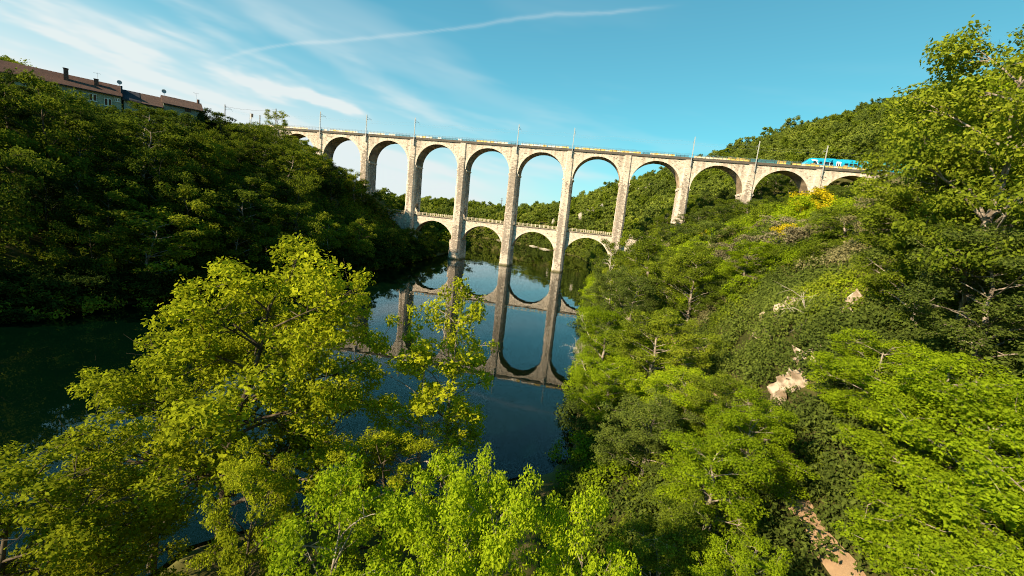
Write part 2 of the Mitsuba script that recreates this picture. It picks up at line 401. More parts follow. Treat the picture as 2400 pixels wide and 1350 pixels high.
def ring_blocks(cx, cz, r0, r1, a0, a1, num, y0, y1, gap=0.012):
    V, F = [], []
    e = np.linspace(a0, a1, num + 1)
    for k in range(num):
        s0, s1 = e[k] + gap / r0, e[k + 1] - gap / r0
        ro = r1 - 0.14 * (k % 2)
        yy = y0 - 0.02 * ((k * 7) % 3)
        v = [(cx + r * math.cos(s), y, cz + r * math.sin(s)) for y in (yy, y1) for r, s in ((r0 - .004, s0), (ro, s0), (ro, s1), (r0 - .004, s1))]
        o = 8 * k
        V += v
        F += [(o + a, o + b, o + c) for a, b, c in ((0, 1, 2), (0, 2, 3), (4, 6, 5), (4, 7, 6), (0, 5, 1), (0, 4, 5), (1, 6, 2), (1, 5, 6), (2, 7, 3), (2, 6, 7), (3, 4, 0), (3, 7, 4))]
    m = trimesh.Trimesh(np.array(V), np.array(F), process=False)
    trimesh.repair.fix_normals(m, multibody=True)
    return m


for i in range(-1, 10):
    x0, x1, cx = i * P, i * P + P, i * P + P / 2
    circ = sg.Point(cx, SPR).buffer(RAD, quad_segs=40)
    wall = sg.box(x0 + 0.02, SPR, x1 - 0.02, H - 0.006).difference(circ)
    k = put('viaduct__arch', extrude_xz(wall, 0.0, 7.4), 'stone_wall', 25)
    vs = ring_blocks(cx, SPR, RAD, RAD + .98, 0.02, math.pi - .02, 47, -0.07, 0.25)
    v2 = vs.copy()
    put(k + '__voussoirs', vs, 'stone_ring', kind='stuff')
    a = np.linspace(0.015, math.pi - 0.015, 49)
    lin = [np.array([cx + (RAD - .015) * np.cos(a), a * 0 + y, SPR + (RAD - .015) * np.sin(a)]).T for y in (0.26, 7.38)]
    V = np.vstack(lin)
    j = np.arange(48)
    put(k + '__barrel', (V, np.stack([j, j + 1, j + 50, j + 49], 1)), 'stone_barrel', True)

# end walls
put('viaduct__abutment', cat([box(-44, -24.6, 0.0, 7.4, 38, H - 0.006)]), 'stone_wall')
put('viaduct__abutment', cat([box(227.2, 262, 0.0, 7.4, 38, H - 0.006)]), 'stone_wall')
put('viaduct__abutment__buttress', cat([box(-36.5, -35.3, -0.35, 0.0, 38, H - 0.01), box(-29.6, -28.6, -0.35, 0.0, 38, H - 0.01)]), 'stone_ring')

# road deck between the piers
LZ, LC, LR = 17.0, 5.95, 9.45
for i in range(2, 6):
    hw = 1.9
    x0, x1, cx = i * P + hw, (i + 1) * P - hw, i * P + P / 2
    circ = sg.Point(cx, LC).buffer(LR, quad_segs=40)
    wall = sg.box(x0 - .3, 7.4, x1 + .3, LZ).difference(circ)
    k = put('viaduct__road_arch', extrude_xz(wall, 1.6, 6.2), 'stone_wall', 25)
    a0 = math.asin((8.2 - LC) / LR)
    put(k + '__voussoirs', ring_blocks(cx, LC, LR, LR + .9, a0, math.pi - a0, 37, 1.54, 1.85), 'stone_ring', kind='stuff')
    a = np.linspace(0.16, math.pi - 0.16, 41)
    V = np.vstack([np.array([cx + (LR - .015) * np.cos(a), a * 0 + y, LC + (LR - .015) * np.sin(a)]).T for y in (1.86, 6.18)])
    j = np.arange(40)
    put(k + '__barrel', (V, np.stack([j, j + 1, j + 42, j + 41], 1)), 'stone_barrel', True)
    put(k + '__spring_block', cat([box(x0 - .25, x0 + .35, 1.35, 6.45, 7.0, 8.2), box(x1 - .35, x1 + .25, 1.35, 6.45, 7.0, 8.2)]), 'stone_ring')
put('viaduct__road_deck', cat([box(20, 7 * P - 4, 1.35, 6.45, LZ + .004, LZ + .42), box(20, 7 * P - 4, 1.2, 1.5, LZ + .2, LZ + .5), box(20, 7 * P - 4, 6.3, 6.6, LZ + .2, LZ + .5)]), 'road_concrete')
put('viaduct__abutment', cat([box(20, 2 * P - 1.5, 1.65, 6.15, 4, LZ), box(6 * P + 1.5, 7 * P - 4, 1.65, 6.15, 4, LZ)]), 'stone_wall')
post = mikit.ply(box(-.13, .13, -.13, .13, 0, 1.12), 'concrete_pale')
rails = []
for i in range(1, 7):
    x0, x1 = i * P + 2.1, (i + 1) * P - 2.1
    for y in (1.35, 6.45):
        for z in (.52, .95):
            rails.append(box(x0, min(x1, 7 * P - 4), y - .045, y + .045, LZ + .5 + z - .05, LZ + .5 + z + .05))
        if 2 <= i <= 6:
            for x in np.arange(x0 + (.4 if y < 3 else 1.3), x1, 1.8):
                if x < 7 * P - 5:
                    reuse('viaduct__parapet_post', post, T().translate([float(x), y, LZ + .5]))
put('viaduct__parapet_rail', cat(rails), 'concrete_pale')

# railway deck
put('viaduct__deck_slab', cat([box(-60, 262, -0.42, 7.82, H, H + .17), box(-60, 262, -0.22, 7.62, H + .172, H + .95)]), 'slab_dark')
panel = mikit.ply(box(-.70, .70, -.09, 0, 0, .70), 'slab_dark')
for k in range(191):
    reuse('viaduct__cornice_panel', panel, T().translate([-38 + 1.4 * k + .7, -0.225, H + .20]))
posts = [box(x - .03, x + .03, -.36, -.30, H + .95, H + 2.15) for x in np.arange(-38, 230, 1.5)]
posts += [box(x - .03, x + .03, 7.70, 7.76, H + .95, H + 2.15) for x in np.arange(-38, 230, 3.0)]
put('viaduct__railing', cat(posts + [box(-38, 230, -.36, -.30, H + z, H + z + .05) for z in (1.5, 1.82, 2.12)] + [box(-38, 230, 7.70, 7.76, H + z, H + z + .05) for z in (1.5, 2.12)]), 'rail_steel', kind='stuff')
sheets = {c: mikit.ply(box(-.73, .73, -.02, .02, 0, h_), m) for c, m, h_ in (('w', 'sheet_white', .62), ('c', 'sheet_cream', .62), ('y', 'sheet_yellow', .66), ('b', 'sheet_blue', .5), ('t', 'sheet_teal', 1.05), ('o', 'sheet_yellow', 1.0))}
spans = [(-30, -6, 'cccwcwc'), (0.5, 4, 'bw'), (5, 19, 'cycwcyccw'), (24, 32, 'wwwcw'), (33.5, 36, 'w'), (36, 44, 'bbb'), (46, 53, 'cwyw'), (53, 72.5, 'bbwbbb'), (73, 80.5, 'yyyc'), (80.5, 87, 'wcw'), (87, 90, 'b'),
         (92, 101, 'wwcw'), (101, 103, 'y'), (103, 108.5, 'wwc'), (108.5, 112, 'y'), (114, 123, 'ycyyc'), (123, 140, 'yycyyc'), (140, 143, 'b'), (143, 152.5, 'cycc'), (152.5, 157, 'bbb'), (159, 171, 'cccwc'), (171, 179, 'oyo'), (179, 188, 'tt'), (188, 191, 'o'), (191, 193, 't'), (193, 217, 'yycyoyc')]
for a, b, pat in spans:
    for k, x in enumerate(np.arange(a, b - .7, 1.5)):
        reuse('viaduct__barrier_sheet', sheets[pat[k % len(pat)]], T().translate([float(x) + .75, -.18, H + .98]))


# ------------------------------------------------------------------ catenary masts, wires, signal
def mast(x, z_top, arm=True, steel='mast_steel', bracket=True, z_foot=46.2):
    m = key('catenary_mast')
    y = -0.78
    put(m + '__pole', cat([box(x - .12, x + .12, y - .15, y - .12, z_foot, z_top), box(x - .12, x + .12, y + .12, y + .15, z_foot, z_top), box(x - .03, x + .03, y - .118, y + .118, z_foot, z_top)]), steel)
    if arm:
        put(m + '__cantilever_arm', cat([rod((x, y, z_top - .9), (x + .3, y + 3.6, z_top - 1.3), .045), rod((x, y, z_top - 2.0), (x + .3, y + 3.4, z_top - 1.3), .04), rod((x + .3, y + 3.4, z_top - 1.3), (x + .35, y + 3.7, z_top - 2.3), .03)]), steel)
        put(m + '__insulator', cat([rod((x + .02, y + .25, z_top - .94), (x + .05, y + .7, z_top - .99), .10, 8), rod((x + .02, y + .25, z_top - 1.95), (x + .05, y + .7, z_top - 1.86), .10, 8)]), 'bracket_dark')
    if bracket:
        for z in (48.5, 46.5):
            put(m + '__wall_bracket', cat([box(x - .22, x + .22, y - .02 + .18, -.3, z - .12, z + .12), box(x + .05, x + .62, -.62, -.42, z - .18, z + .10)]), 'bracket_dark')
    return m


where = {-1: 'where the viaduct meets the trees of the left bank', 0: 'on the first pier right of the left bank trees', 1: 'on the pier just left of the cloud-framed second full arch', 2: 'on the pier left of the first river pier', 4: 'on the left one of the two river piers with mossy feet', 5: 'on the right one of the two river piers with mossy feet',
         7: 'on the pier with the brightly lit side', 8: 'on the second pier left of the train', 9: 'on the pier in front of the blue train'}
for i, text in where.items():
    k = mast(i * P + (0.5 if i < 7 else 0.7), 57.6 if i < 7 else 57.2, steel='mast_dark' if i == -1 else 'mast_steel')
    tag(k, 'grey steel catenary mast ' + text, 'mast', 'catenary masts along the viaduct')
k = mast(-49.1, 58.0, steel='mast_dark', bracket=False, z_foot=47.5)
tag(k, 'dark catenary mast left of the signal, rising out of the trees', 'mast', 'catenary masts along the viaduct')
k = key('post')
put(k + '__shaft', box(-30.6, -30.3, -.85, -.55, 48.9, 54.2), 'mast_dark')
put(k + '__cap', box(-30.66, -30.24, -.91, -.49, 54.2, 54.3), 'bracket_dark')
tag(k, 'plain dark post without arms at the left end of the viaduct', 'post')
sg_ = key('railway_signal')
put(sg_ + '__mast', rod((-35.2, -.6, 48.0), (-35.2, -.6, 53.2), .09), 'mast_steel')
put(sg_ + '__head', to_tm(hull([(-35.2 + a, -.6 + b, c) for a in (-.42, .42) for b in (-.12, .12) for c in (52.6, 54.6)] + [(-35.2, -.6 + b, c) for b in (-.12, .12) for c in (52.3, 54.85)])), 'dish_grey')
put(sg_ + '__hood', cat([box(-35.0, -34.3, -.85, -.74, 53.2, 54.7), box(-34.5, -34.3, -.85, -.35, 53.2, 54.7)]), 'black_steel')
put(sg_ + '__ladder', cat([rod((-36.1 + o, -.6, 48.5), (-35.9 + o, -.6, 55.2), .025) for o in (-.2, .2)] + [rod((-36.25 + .03 * q_, -.6, 49 + .5 * q_), (-35.85 + .03 * q_, -.6, 49 + .5 * q_), .02) for q_ in range(13)]), 'mast_steel')
tag(sg_, 'railway signal with dark hood and ladder above the trees left of the viaduct', 'signal')
for wy, zt, lab in ((2.9, 56.3, 'upper carrier wire strung between the catenary masts'), (3.1, 55.0, 'lower contact wire strung over the near track')):
    xs = np.arange(-49, 230, 2.5)
    sag = np.abs(((xs + 49) / 22.5) % 1 - .5) * 2
    pts = np.stack([xs, xs * 0 + wy - .1, zt - (0.7 if zt > 56 else .1) * (1 - sag ** 2)], 1)
    put('overhead_wire', tubes([(pts, .009)], 4), 'mast_steel', True, lab, 'wire')
xs = np.linspace(-49.1, -22, 12)
put('overhead_wire', tubes([(np.stack([xs, xs * 0 - .8, 57.2 - 0.9 * (1 - ((xs + 35.5) / 13.6) ** 2)], 1), .035)], 4), 'bracket_dark', True, 'slack feeder wire between the two dark masts at the left end', 'wire')

# ------------------------------------------------------------------ train
tr = key('train')
tag(tr, 'sky blue passenger train with white patches coming onto the right end of the viaduct', 'train')
TY0, TY1, TZ = 4.2, 7.0, 50.05


def car_section(x, top, bot, inset):
    w0, w1 = TY0 + inset, TY1 - inset
    h_ = top - bot
    return [(x, w0 + .04, bot), (x, w0, bot + .25 * h_), (x, w0, bot + .72 * h_), (x, w0 + .45, top), (x, w1 - .45, top), (x, w1, bot + .72 * h_), (x, w1, bot + .25 * h_), (x, w1 - .04, bot)]


nose_secs = [(197.6, 50.55, 50.0, .75), (198.2, 51.2, 49.9, .35), (199.0, 52.2, 49.85, .14), (199.9, 53.1, 49.85, .05), (200.9, 53.6, 49.85, 0.0), (203.0, 53.72, 49.85, 0.0)]
nose = [hull(car_section(*a) + car_section(*b)) for a, b in zip(nose_secs, nose_secs[1:])]
nm = nose[0]
for q_ in nose[1:]:
    nm = nm + q_
put(tr + '__nose', to_tm(nm), 'train_blue', 25)
for a, b in ((203.0, 216.3), (217.1, 232.5), (233.3, 247)):
    put(tr + '__body', to_tm(hull(car_section(a + .004, 53.72, 49.85, 0) + car_section(b, 53.72, 49.85, 0))), 'train_blue', 25)
put(tr + '__gangway', cat([box(216.3, 217.1, 4.7, 6.5, 50.2, 53.3), box(232.5, 233.3, 4.7, 6.5, 50.2, 53.3)]), 'black_steel')
S = TY0 - .012


def side(x0, x1, z0, z1, mat, name, skew=0.0, th=.02):
    p = sg.Polygon([(x0, z0), (x1, z0), (x1 + skew, z1), (x0 + skew, z1)])
    return put(tr + '__' + name, extrude_xz(p, S - th, S + .03), mat)


put(tr + '__windscreen', to_tm(hull([(199.05, 4.75, 52.3), (199.05, 6.45, 52.3), (199.95, 4.6, 53.18), (199.95, 6.6, 53.18), (199.0, 4.75, 52.2), (199.9, 4.6, 53.1), (199.0, 6.45, 52.2), (199.9, 6.6, 53.1)])), 'glass_dark')
for x0, x1 in ((201.6, 202.9), (203.6, 204.6), (205.4, 206.9), (207.2, 208.2), (212.0, 213.2), (213.6, 214.7), (215.0, 216.1), (218.4, 219.6), (220.4, 221.7), (222.4, 223.8), (226, 227.4), (228, 229.4)):
    side(x0, x1, 51.45, 52.45, 'glass_dark', 'window')
for x0 in (209.3, 224.3):
    k = side(x0, x0 + 1.5, 50.0, 52.8, 'train_white', 'door', 0, .03)
    for o in (.25, .9):
        put(k + '__pane', box(x0 + o, x0 + o + .35, S - .045, S, 51.0, 52.3), 'glass_dark')
side(201.2, 203.2, 52.55, 53.0, 'train_white', 'white_patch', -.55)
side(203.1, 203.5, 51.5, 53.0, 'train_white', 'white_patch', -1.1)
side(201.3, 201.9, 50.2, 51.3, 'train_white', 'white_patch', -.9)
side(198.9, 199.9, 50.25, 50.7, 'train_white', 'white_patch', .35)
side(206.0, 208.6, 50.7, 51.05, 'train_white', 'white_patch', .2)
side(207.0, 207.2, 51.1, 52.4, 'train_white', 'white_patch')
side(214.75, 216.2, 50.4, 51.2, 'train_white', 'white_patch', .1)
side(217.4, 219.4, 52.5, 53.0, 'train_white', 'white_patch')
side(205, 216.2, 50.02, 50.3, 'train_light_blue', 'skirt_stripe')
put(tr + '__roof_unit', cat([box(x0, x1, 4.9, 6.3, 53.71, 53.95) for x0, x1 in ((206, 209), (211, 215.5), (218.5, 222), (224, 229))]), 'train_roof')
for x in (200.6, 216.7, 232.9):
    k = put(tr + '__bogie', box(x - 1.5, x + 1.5, 4.45, 6.75, 49.82, 50.2), 'black_steel')
    for o in (-1.0, 1.0):
        put(k + '__wheel', rod((x + o, 4.5, 50.0), (x + o, 4.62, 50.0), .42, 20), 'train_grey')

# ------------------------------------------------------------------ houses on the left bank
HM = np.eye(4)
HM[:2, 0], HM[:2, 1], HM[:2, 3] = HU, -HN, HA            # local x along the row, local y away from the river
HT = T(HM.tolist())


def hput(name, mesh, mat, **k):
    m = mesh.copy()
    m.apply_transform(HM)
    return put(name, m, mat, **k)


def house(name, s0, s1, ridge, eave, dep, wall, tile, text):
    k = key(name)
    tag(k, text, 'house')
    prof = sg.Polygon([(-dep / 2, 27), (dep / 2, 27), (dep / 2, eave), (0, ridge - .25), (-dep / 2, eave)])
    m = trimesh.creation.extrude_polygon(prof, s1 - s0, engine='earcut')
    m.apply_transform(np.array([[0, 0, 1, s0], [1, 0, 0, 0], [0, 1, 0, 0], [0, 0, 0, 1.0]]))
    hput(k + '__wall', m, wall)
    sl = (ridge - eave) / (dep / 2)
    roofs = []
    for sgn in (-1, 1):
        e = dep / 2 + .55
        p = sg.Polygon([(0, ridge), (sgn * e, ridge - sl * e), (sgn * e, ridge - sl * e - .22), (0, ridge - .22)])
        r_ = trimesh.creation.extrude_polygon(p, s1 - s0 + .5, engine='earcut')
        r_.apply_transform(np.array([[0, 0, 1, s0 - .25], [1, 0, 0, 0], [0, 1, 0, 0], [0, 0, 0, 1.0]]))
        roofs.append(r_)
    rk = hput(k + '__roof', cat(roofs), tile)
    hput(k + '__gutter', box(s0 - .2, s1 + .2, -dep / 2 - .68, -dep / 2 - .55, eave - sl * .55 - .2, eave - sl * .55), 'black_steel')
    return k, rk, -dep / 2


def window(k, y, s, z, w, h_, mull=1, frame='frame_white', label=None):
    f = .12
    ms = [box(s, s + w, y - .07, y + .04, z, z + f), box(s, s + w, y - .07, y + .04, z + h_ - f, z + h_), box(s, s + f, y - .07, y + .04, z + f, z + h_ - f), box(s + w - f, s + w, y - .07, y + .04, z + f, z + h_ - f)]
    for q_ in range(mull):
        c = s + w * (q_ + 1) / (mull + 1)
        ms.append(box(c - .13, c + .13, y - .065, y + .04, z + f, z + h_ - f))
    n_ = hput(k + '__window', cat(ms), frame)
    hput(n_ + '__pane', box(s + .06, s + w - .06, y - .02, y + .05, z + .06, z + h_ - .06), 'glass_dark')
    hput(n_ + '__sill', box(s - .1, s + w + .1, y - .18, y + .04, z - .12, z - .005), frame)


def dish(k, s, y, z):
    n_ = k + '__dish'
    a = np.linspace(0, 2 * np.pi, 21)[:-1]
    V = [(s, y + .18, z)] + [(s + rr * math.cos(t), y + .18 - rr * rr * .35, z + rr * math.sin(t)) for rr in (.27, .52) for t in a]
    F = [(0, 1 + q_, 1 + (q_ + 1) % 20) for q_ in range(20)] + [f for q_ in range(20) for f in ((1 + q_, 21 + q_, 21 + (q_ + 1) % 20), (1 + q_, 21 + (q_ + 1) % 20, 1 + (q_ + 1) % 20))]
    hput(n_, cat([trimesh.Trimesh(np.array(V, float), np.array(F), process=False), rod((s, y + .2, z), (s, y + .2, z - 1.2), .05)]), 'dish_grey')


def aerial(k, s, y, z0, z1):
    hput(k + '__aerial', cat([rod((s, y, z0), (s, y, z1), .03), rod((s - .7, y, z1 - .1), (s + .7, y, z1 - .1), .02)] + [rod((s + o, y - .4, z1 - .1), (s + o, y + .4, z1 - .1), .015) for o in np.linspace(-.65, .65, 6)]), 'dish_grey')


h1, r1, fy = house('long_house', -30, 20.4, 43.0, 40.2, 8.0, 'render_green', 'tile_red', 'long pale green rendered house with red tiled roof at the left edge above the trees')
HOUSE_WINDOWS = [(7.6, 38.0, 1.4, 1.75), (14.4, 37.4, 1.5, 1.7), (14.6, 34.6, 1.4, 1.6), (17.2, 36.9, 1.4, 1.8), (17.5, 34.0, 1.4, 1.7)]
for s, z, w, h_ in HOUSE_WINDOWS:
    window(h1, fy, s, z, w, h_)
window(h1, fy, 0.3, 38.5, .6, .6, 0)
window(h1, fy, 1.2, 36.0, 1.4, 1.4, 0, 'render_grey')
window(h1, fy, 19.2, 38.4, 1.0, .8, 1)
c = r1 + '__chimney'
for n_, (s, y, z) in enumerate(((10.6, -2.2, 43.9), (15.9, -1.8, 43.0))):
    q_ = hput(c, cat([box(s - .42, s + .42, y - .42, y + .42, 40.6, z), box(s - .52, s + .52, y - .52, y + .52, z, z + .12)]), 'brick_chimney')
aerial(h1, 16.1, -1.6, 43.0, 44.7)
dish(h1, 20.3, 0.0, 43.9)
hput(h1 + '__gable_cladding', box(20.42, 20.75, -3.2, 3.4, 39.0, 42.6), 'slate_and_shade')
h2, r2, fy2 = house('low_house', 20.9, 28.6, 42.3, 39.6, 7.6, 'render_grey', 'tile_brown', 'middle house of the row with lower brown roof and a dark newer corner with shade painted in')
hput(r2 + '__slate_patch', T and trimesh.convex.convex_hull(np.array([(s, y, 42.3 - .71 * abs(y) + .06 + dz) for s in (20.8, 24.2) for y in (-.2, -4.2) for dz in (0, .05)])), 'slate_and_shade')  # newer roof corner, its shadow put into the dark colour
h3, r3, fy3 = house('end_house', 28.9, 37.6, 43.0, 40.8, 7.2, 'render_grey', 'tile_brown', 'grey end house of the row with ivy on its corner beside the railway')
window(h3, fy3, 33.6, 39.6, 1.3, .7, 1, 'black_steel')
window(h3, fy3, 34.8, 36.4, 1.0, 1.5, 1)
dish(h3, 29.4, -.2, 44.1)
q_ = hput(r3 + '__chimney', box(36.9, 37.4, -.4, .4, 42.4, 43.9), 'brick_chimney')
aerial(h3, 36.6, -.2, 42.8, 45.6)

# ------------------------------------------------------------------ lattice pylon far upstream
pk = key('power_pylon')
pb = np.array([-75.0, 690.0])
pz = float(ground_z(*pb))
lv = [(0, 3.2), (9, 2.3), (18, 1.5), (27, .9), (36, .6), (44, .35)]
L_ = []
for (za, wa), (zb, wb_) in zip(lv, lv[1:]):
    for sx, sy in ((1, 1), (1, -1), (-1, -1), (-1, 1)):
        a_, b_ = np.array([pb[0] + sx * wa, pb[1] + sy * wa, pz + za]), np.array([pb[0] + sx * wb_, pb[1] + sy * wb_, pz + zb])
        L_.append(([a_, b_], .22))
        o = np.array([pb[0] + sy * wb_, pb[1] - sx * wb_, pz + zb])
        L_.append(([a_, o], .13))
put(pk + '__tower', tubes(L_, 4), 'lattice_grey')
for z, w in ((34, 5.5), (39, 4.2), (43, 3.0)):
    put(pk + '__crossarm', tubes([([(pb[0] - w, pb[1], pz + z), (pb[0] + w, pb[1], pz + z)], .2), ([(pb[0] - w, pb[1], pz + z), (pb[0], pb[1], pz + z + 1.3)], .12), ([(pb[0] + w, pb[1], pz + z), (pb[0], pb[1], pz + z + 1.3)], .12)], 4), 'lattice_grey')
tag(pk, 'tall lattice power pylon on the horizon seen through the middle arch', 'pylon')


# ------------------------------------------------------------------ vegetation
def unit(v):
    return v / (np.linalg.norm(v, axis=-1, keepdims=True) + 1e-12)


def leaves(rng, Pn, Nn, size, aspect=0.55):
    n_ = len(Pn)
    t = unit(np.cross(Nn, rng.normal(size=(n_, 3))))
    b = np.cross(Nn, t)
    s = size * rng.uniform(.55, 1.45, (n_, 1)) * .5
    a_, c_ = t * s, b * s * aspect
    V = np.stack([Pn - a_, Pn + c_, Pn + a_, Pn - c_], 1).reshape(-1, 3)
    k = np.arange(n_)[:, None] * 4
    return V, np.vstack([k + [0, 1, 2], k + [0, 2, 3]])


def clump_leaves(rng, centres, rad, per, size, flat=.62, aspect=.55):
    centres = np.asarray(centres)
    m = len(centres)
    cr = rad * rng.uniform(.65, 1.3, m)
    cnt = np.maximum((per * (cr / rad) ** 2).astype(int), 4)
    idx = np.repeat(np.arange(m), cnt)
    d = unit(rng.normal(size=(len(idx), 3)))
    rr = rng.uniform(0.12, 1, len(idx)) ** (1 / 2.4)
    lump = 1 + .35 * np.sin(d[:, 0] * 5 + idx) * np.cos(d[:, 1] * 4 + idx * 2.1)
    off = d * (rr * lump)[:, None] * cr[idx][:, None] * [1, 1, flat]
    Pn = centres[idx] + off
    Nn = unit(.55 * d + [0, 0, .75] + .75 * rng.normal(size=d.shape))
    return leaves(rng, Pn, Nn, size, aspect)


def tree_parts(seed, H_, R_, cb, limbs, sub, per, crad, leaf, trunk_r, lean=0.0, flat=.62, shape=.42, open_=0.0, sides=6, twigs=True):
    rng = np.random.default_rng(seed)
    zs = np.linspace(0, H_ * .86, 8)
    wob = np.cumsum(rng.normal(0, .018 * H_, (8, 2)), 0) * np.linspace(0, 1, 8)[:, None] + np.linspace(0, 1, 8)[:, None] ** 1.5 * lean * H_ * np.array([[1, .3]])
    trunk = np.column_stack([wob, zs])
    lines = [(trunk, trunk_r * np.linspace(1.15, .18, 8))]
    tp = lambda z: np.array([np.interp(z, zs, trunk[:, 0]), np.interp(z, zs, trunk[:, 1]), z])
    cl = [tp(H_ * .86) + [0, 0, H_ * .07]]
    lob = rng.uniform(0, 6.28, 3)
    for k in range(limbs):
        s = (k + .6) / limbs
        az = k * 2.39996 + rng.normal(0, .35)
        env = math.sqrt(max(.05, 1 - ((s - shape) / .64) ** 2)) * (1 + .22 * math.sin(2 * az + lob[0]) + .14 * math.sin(3 * az + lob[1] + 4 * s))
        rr = R_ * env * rng.uniform(.72, 1.08)
        ze = cb + s * (H_ - cb) * .97
        zst = np.clip(ze - rr * rng.uniform(.35, .75), cb * .55, H_ * .84)
        a_ = tp(zst)
        e = np.array([tp(min(ze, H_ * .86))[0] + rr * math.cos(az), tp(min(ze, H_ * .86))[1] + rr * math.sin(az), ze])
        mid = (a_ + e) / 2 + [0, 0, .12 * rr] + rng.normal(0, .06 * rr, 3)
        t = np.linspace(0, 1, 5)[:, None]
        cv = (1 - t) ** 2 * a_ + 2 * t * (1 - t) * mid + t * t * e
        lr = trunk_r * .42 * (1 - .5 * s)
        lines.append((cv, lr * np.linspace(1, .22, 5)))
        cl.append(e)
        for j in range(sub):
            tt = rng.uniform(.38, .98)
            b_ = (1 - tt) ** 2 * a_ + 2 * tt * (1 - tt) * mid + tt * tt * e
            dv = unit(rng.normal(size=3) * [1, 1, .55] + .8 * unit(e - a_) * [1, 1, .3] + [0, 0, .22])
            q2 = b_ + dv * R_ * rng.uniform(.16, .40)
            if twigs:
                lines.append((np.array([b_, (b_ + q2) / 2 + rng.normal(0, .03 * R_, 3), q2]), lr * .4 * np.array([1, .6, .25])))
            if rng.uniform() > open_:
                cl.append(q2)
    crown = clump_leaves(rng, cl, crad, per, leaf, flat)
    return tubes(lines, sides), crown


PROTO = {}


def proto(name, mat, bark, **kw):
    tm, cr = tree_parts(**kw)
    scene[name] = {'type': 'shapegroup', 'trunk': mikit.ply(tm, bark, smooth=True), 'crown': mikit.ply(cr, mat)}
    PROTO[name] = (kw['H_'], kw['R_'])


# near trees (about 15 m), one set per foliage colour
for v in range(3):
    near = dict(H_=15, R_=5.2, cb=4.0, limbs=22 + 3 * v, sub=7, per=215, crad=.80, leaf=.20, trunk_r=.26, flat=.7)
    proto(f'proto_shore_{v}', 'leaf_shore', 'bark_dark', seed=11 + v, lean=.05, **{**near, 'open_': .45, 'flat': .58, 'limbs': 26, 'per': 235})
    proto(f'proto_green_{v}', 'leaf_olive' if v == 2 else 'leaf_right', 'bark_pale', seed=31 + v, lean=.02, **near)
    proto(f'proto_fresh_{v}', 'leaf_fresh', 'bark_pale', seed=51 + v, **{**near, 'cb': 2.5})
proto('proto_airy', 'leaf_shore', 'bark_pale', seed=71, H_=15, R_=3.6, cb=5.0, limbs=20, sub=4, per=95, crad=.62, leaf=.25, trunk_r=.17, flat=.8, open_=.25)
proto('proto_grey', 'leaf_grey', 'bark_pale', seed=72, H_=15, R_=5.5, cb=3.5, limbs=24, sub=5, per=150, crad=.85, leaf=.26, trunk_r=.24)
# trees of the left bank and of the slopes by the viaduct (about 12 m)
for v in range(5):
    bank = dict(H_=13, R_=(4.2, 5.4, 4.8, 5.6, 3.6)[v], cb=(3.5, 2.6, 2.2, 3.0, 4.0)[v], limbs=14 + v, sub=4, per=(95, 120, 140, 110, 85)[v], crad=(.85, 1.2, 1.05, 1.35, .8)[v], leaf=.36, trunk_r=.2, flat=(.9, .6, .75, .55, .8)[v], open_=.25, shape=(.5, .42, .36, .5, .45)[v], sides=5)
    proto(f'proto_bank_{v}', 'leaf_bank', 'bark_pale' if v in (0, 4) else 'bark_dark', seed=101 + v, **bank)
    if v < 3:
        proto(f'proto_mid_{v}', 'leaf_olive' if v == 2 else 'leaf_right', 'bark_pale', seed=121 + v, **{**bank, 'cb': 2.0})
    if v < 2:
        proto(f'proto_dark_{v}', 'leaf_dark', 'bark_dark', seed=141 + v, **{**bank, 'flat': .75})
# shrubs (about 3 m)
for v in range(3):
    sh = dict(H_=3.2, R_=2.0, cb=.3, limbs=13, sub=3, per=85, crad=.52, leaf=.19, trunk_r=.06, flat=.8, sides=4)
    proto(f'proto_shrub_{v}', 'leaf_right' if v else 'leaf_fresh', 'bark_dark', seed=161 + v, **sh)
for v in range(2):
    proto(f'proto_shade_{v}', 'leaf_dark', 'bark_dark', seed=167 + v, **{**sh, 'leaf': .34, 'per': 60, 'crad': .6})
proto('proto_broom', 'flower_yellow', 'bark_dark', seed=171, H_=2.6, R_=1.5, cb=.9, limbs=11, sub=3, per=75, crad=.45, leaf=.15, trunk_r=.04, flat=.9, sides=4)
proto('proto_greybush', 'leaf_grey', 'dead_wood', seed=174, H_=2.6, R_=2.0, cb=.2, limbs=12, sub=4, per=70, crad=.5, leaf=.18, trunk_r=.05, flat=.75, sides=4)
proto('proto_vine', 'dry_vine', 'dead_wood', seed=173, H_=2.4, R_=2.0, cb=.2, limbs=12, sub=4, per=60, crad=.5, leaf=.2, trunk_r=.05, flat=.7, sides=4)
# far woodland
for v in range(4):
    _, cr = tree_parts(seed=201 + v, H_=11, R_=4.6, cb=1.2, limbs=10, sub=2, per=46, crad=1.35, leaf=.95, trunk_r=.2, flat=.7, sides=4)
    scene[f'proto_far_{v}'] = {'type': 'shapegroup', 'crown': mikit.ply(cr, 'leaf_right' if v == 3 else 'leaf_hill')}
for v in range(4):
    rng = np.random.default_rng(220 + v)
    c = rng.uniform(-2.2, 2.2, (26, 3)) * [1, 1, 0] + [0, 0, .45] + rng.uniform(-.2, .5, (26, 3)) * [0, 0, 1]
    scene[f'proto_cover_{v}'] = {'type': 'shapegroup', 'crown': mikit.ply(clump_leaves(rng, c, .62, 60, .22, .75), ('leaf_fresh', 'leaf_right', 'leaf_olive', 'leaf_grey')[v])}


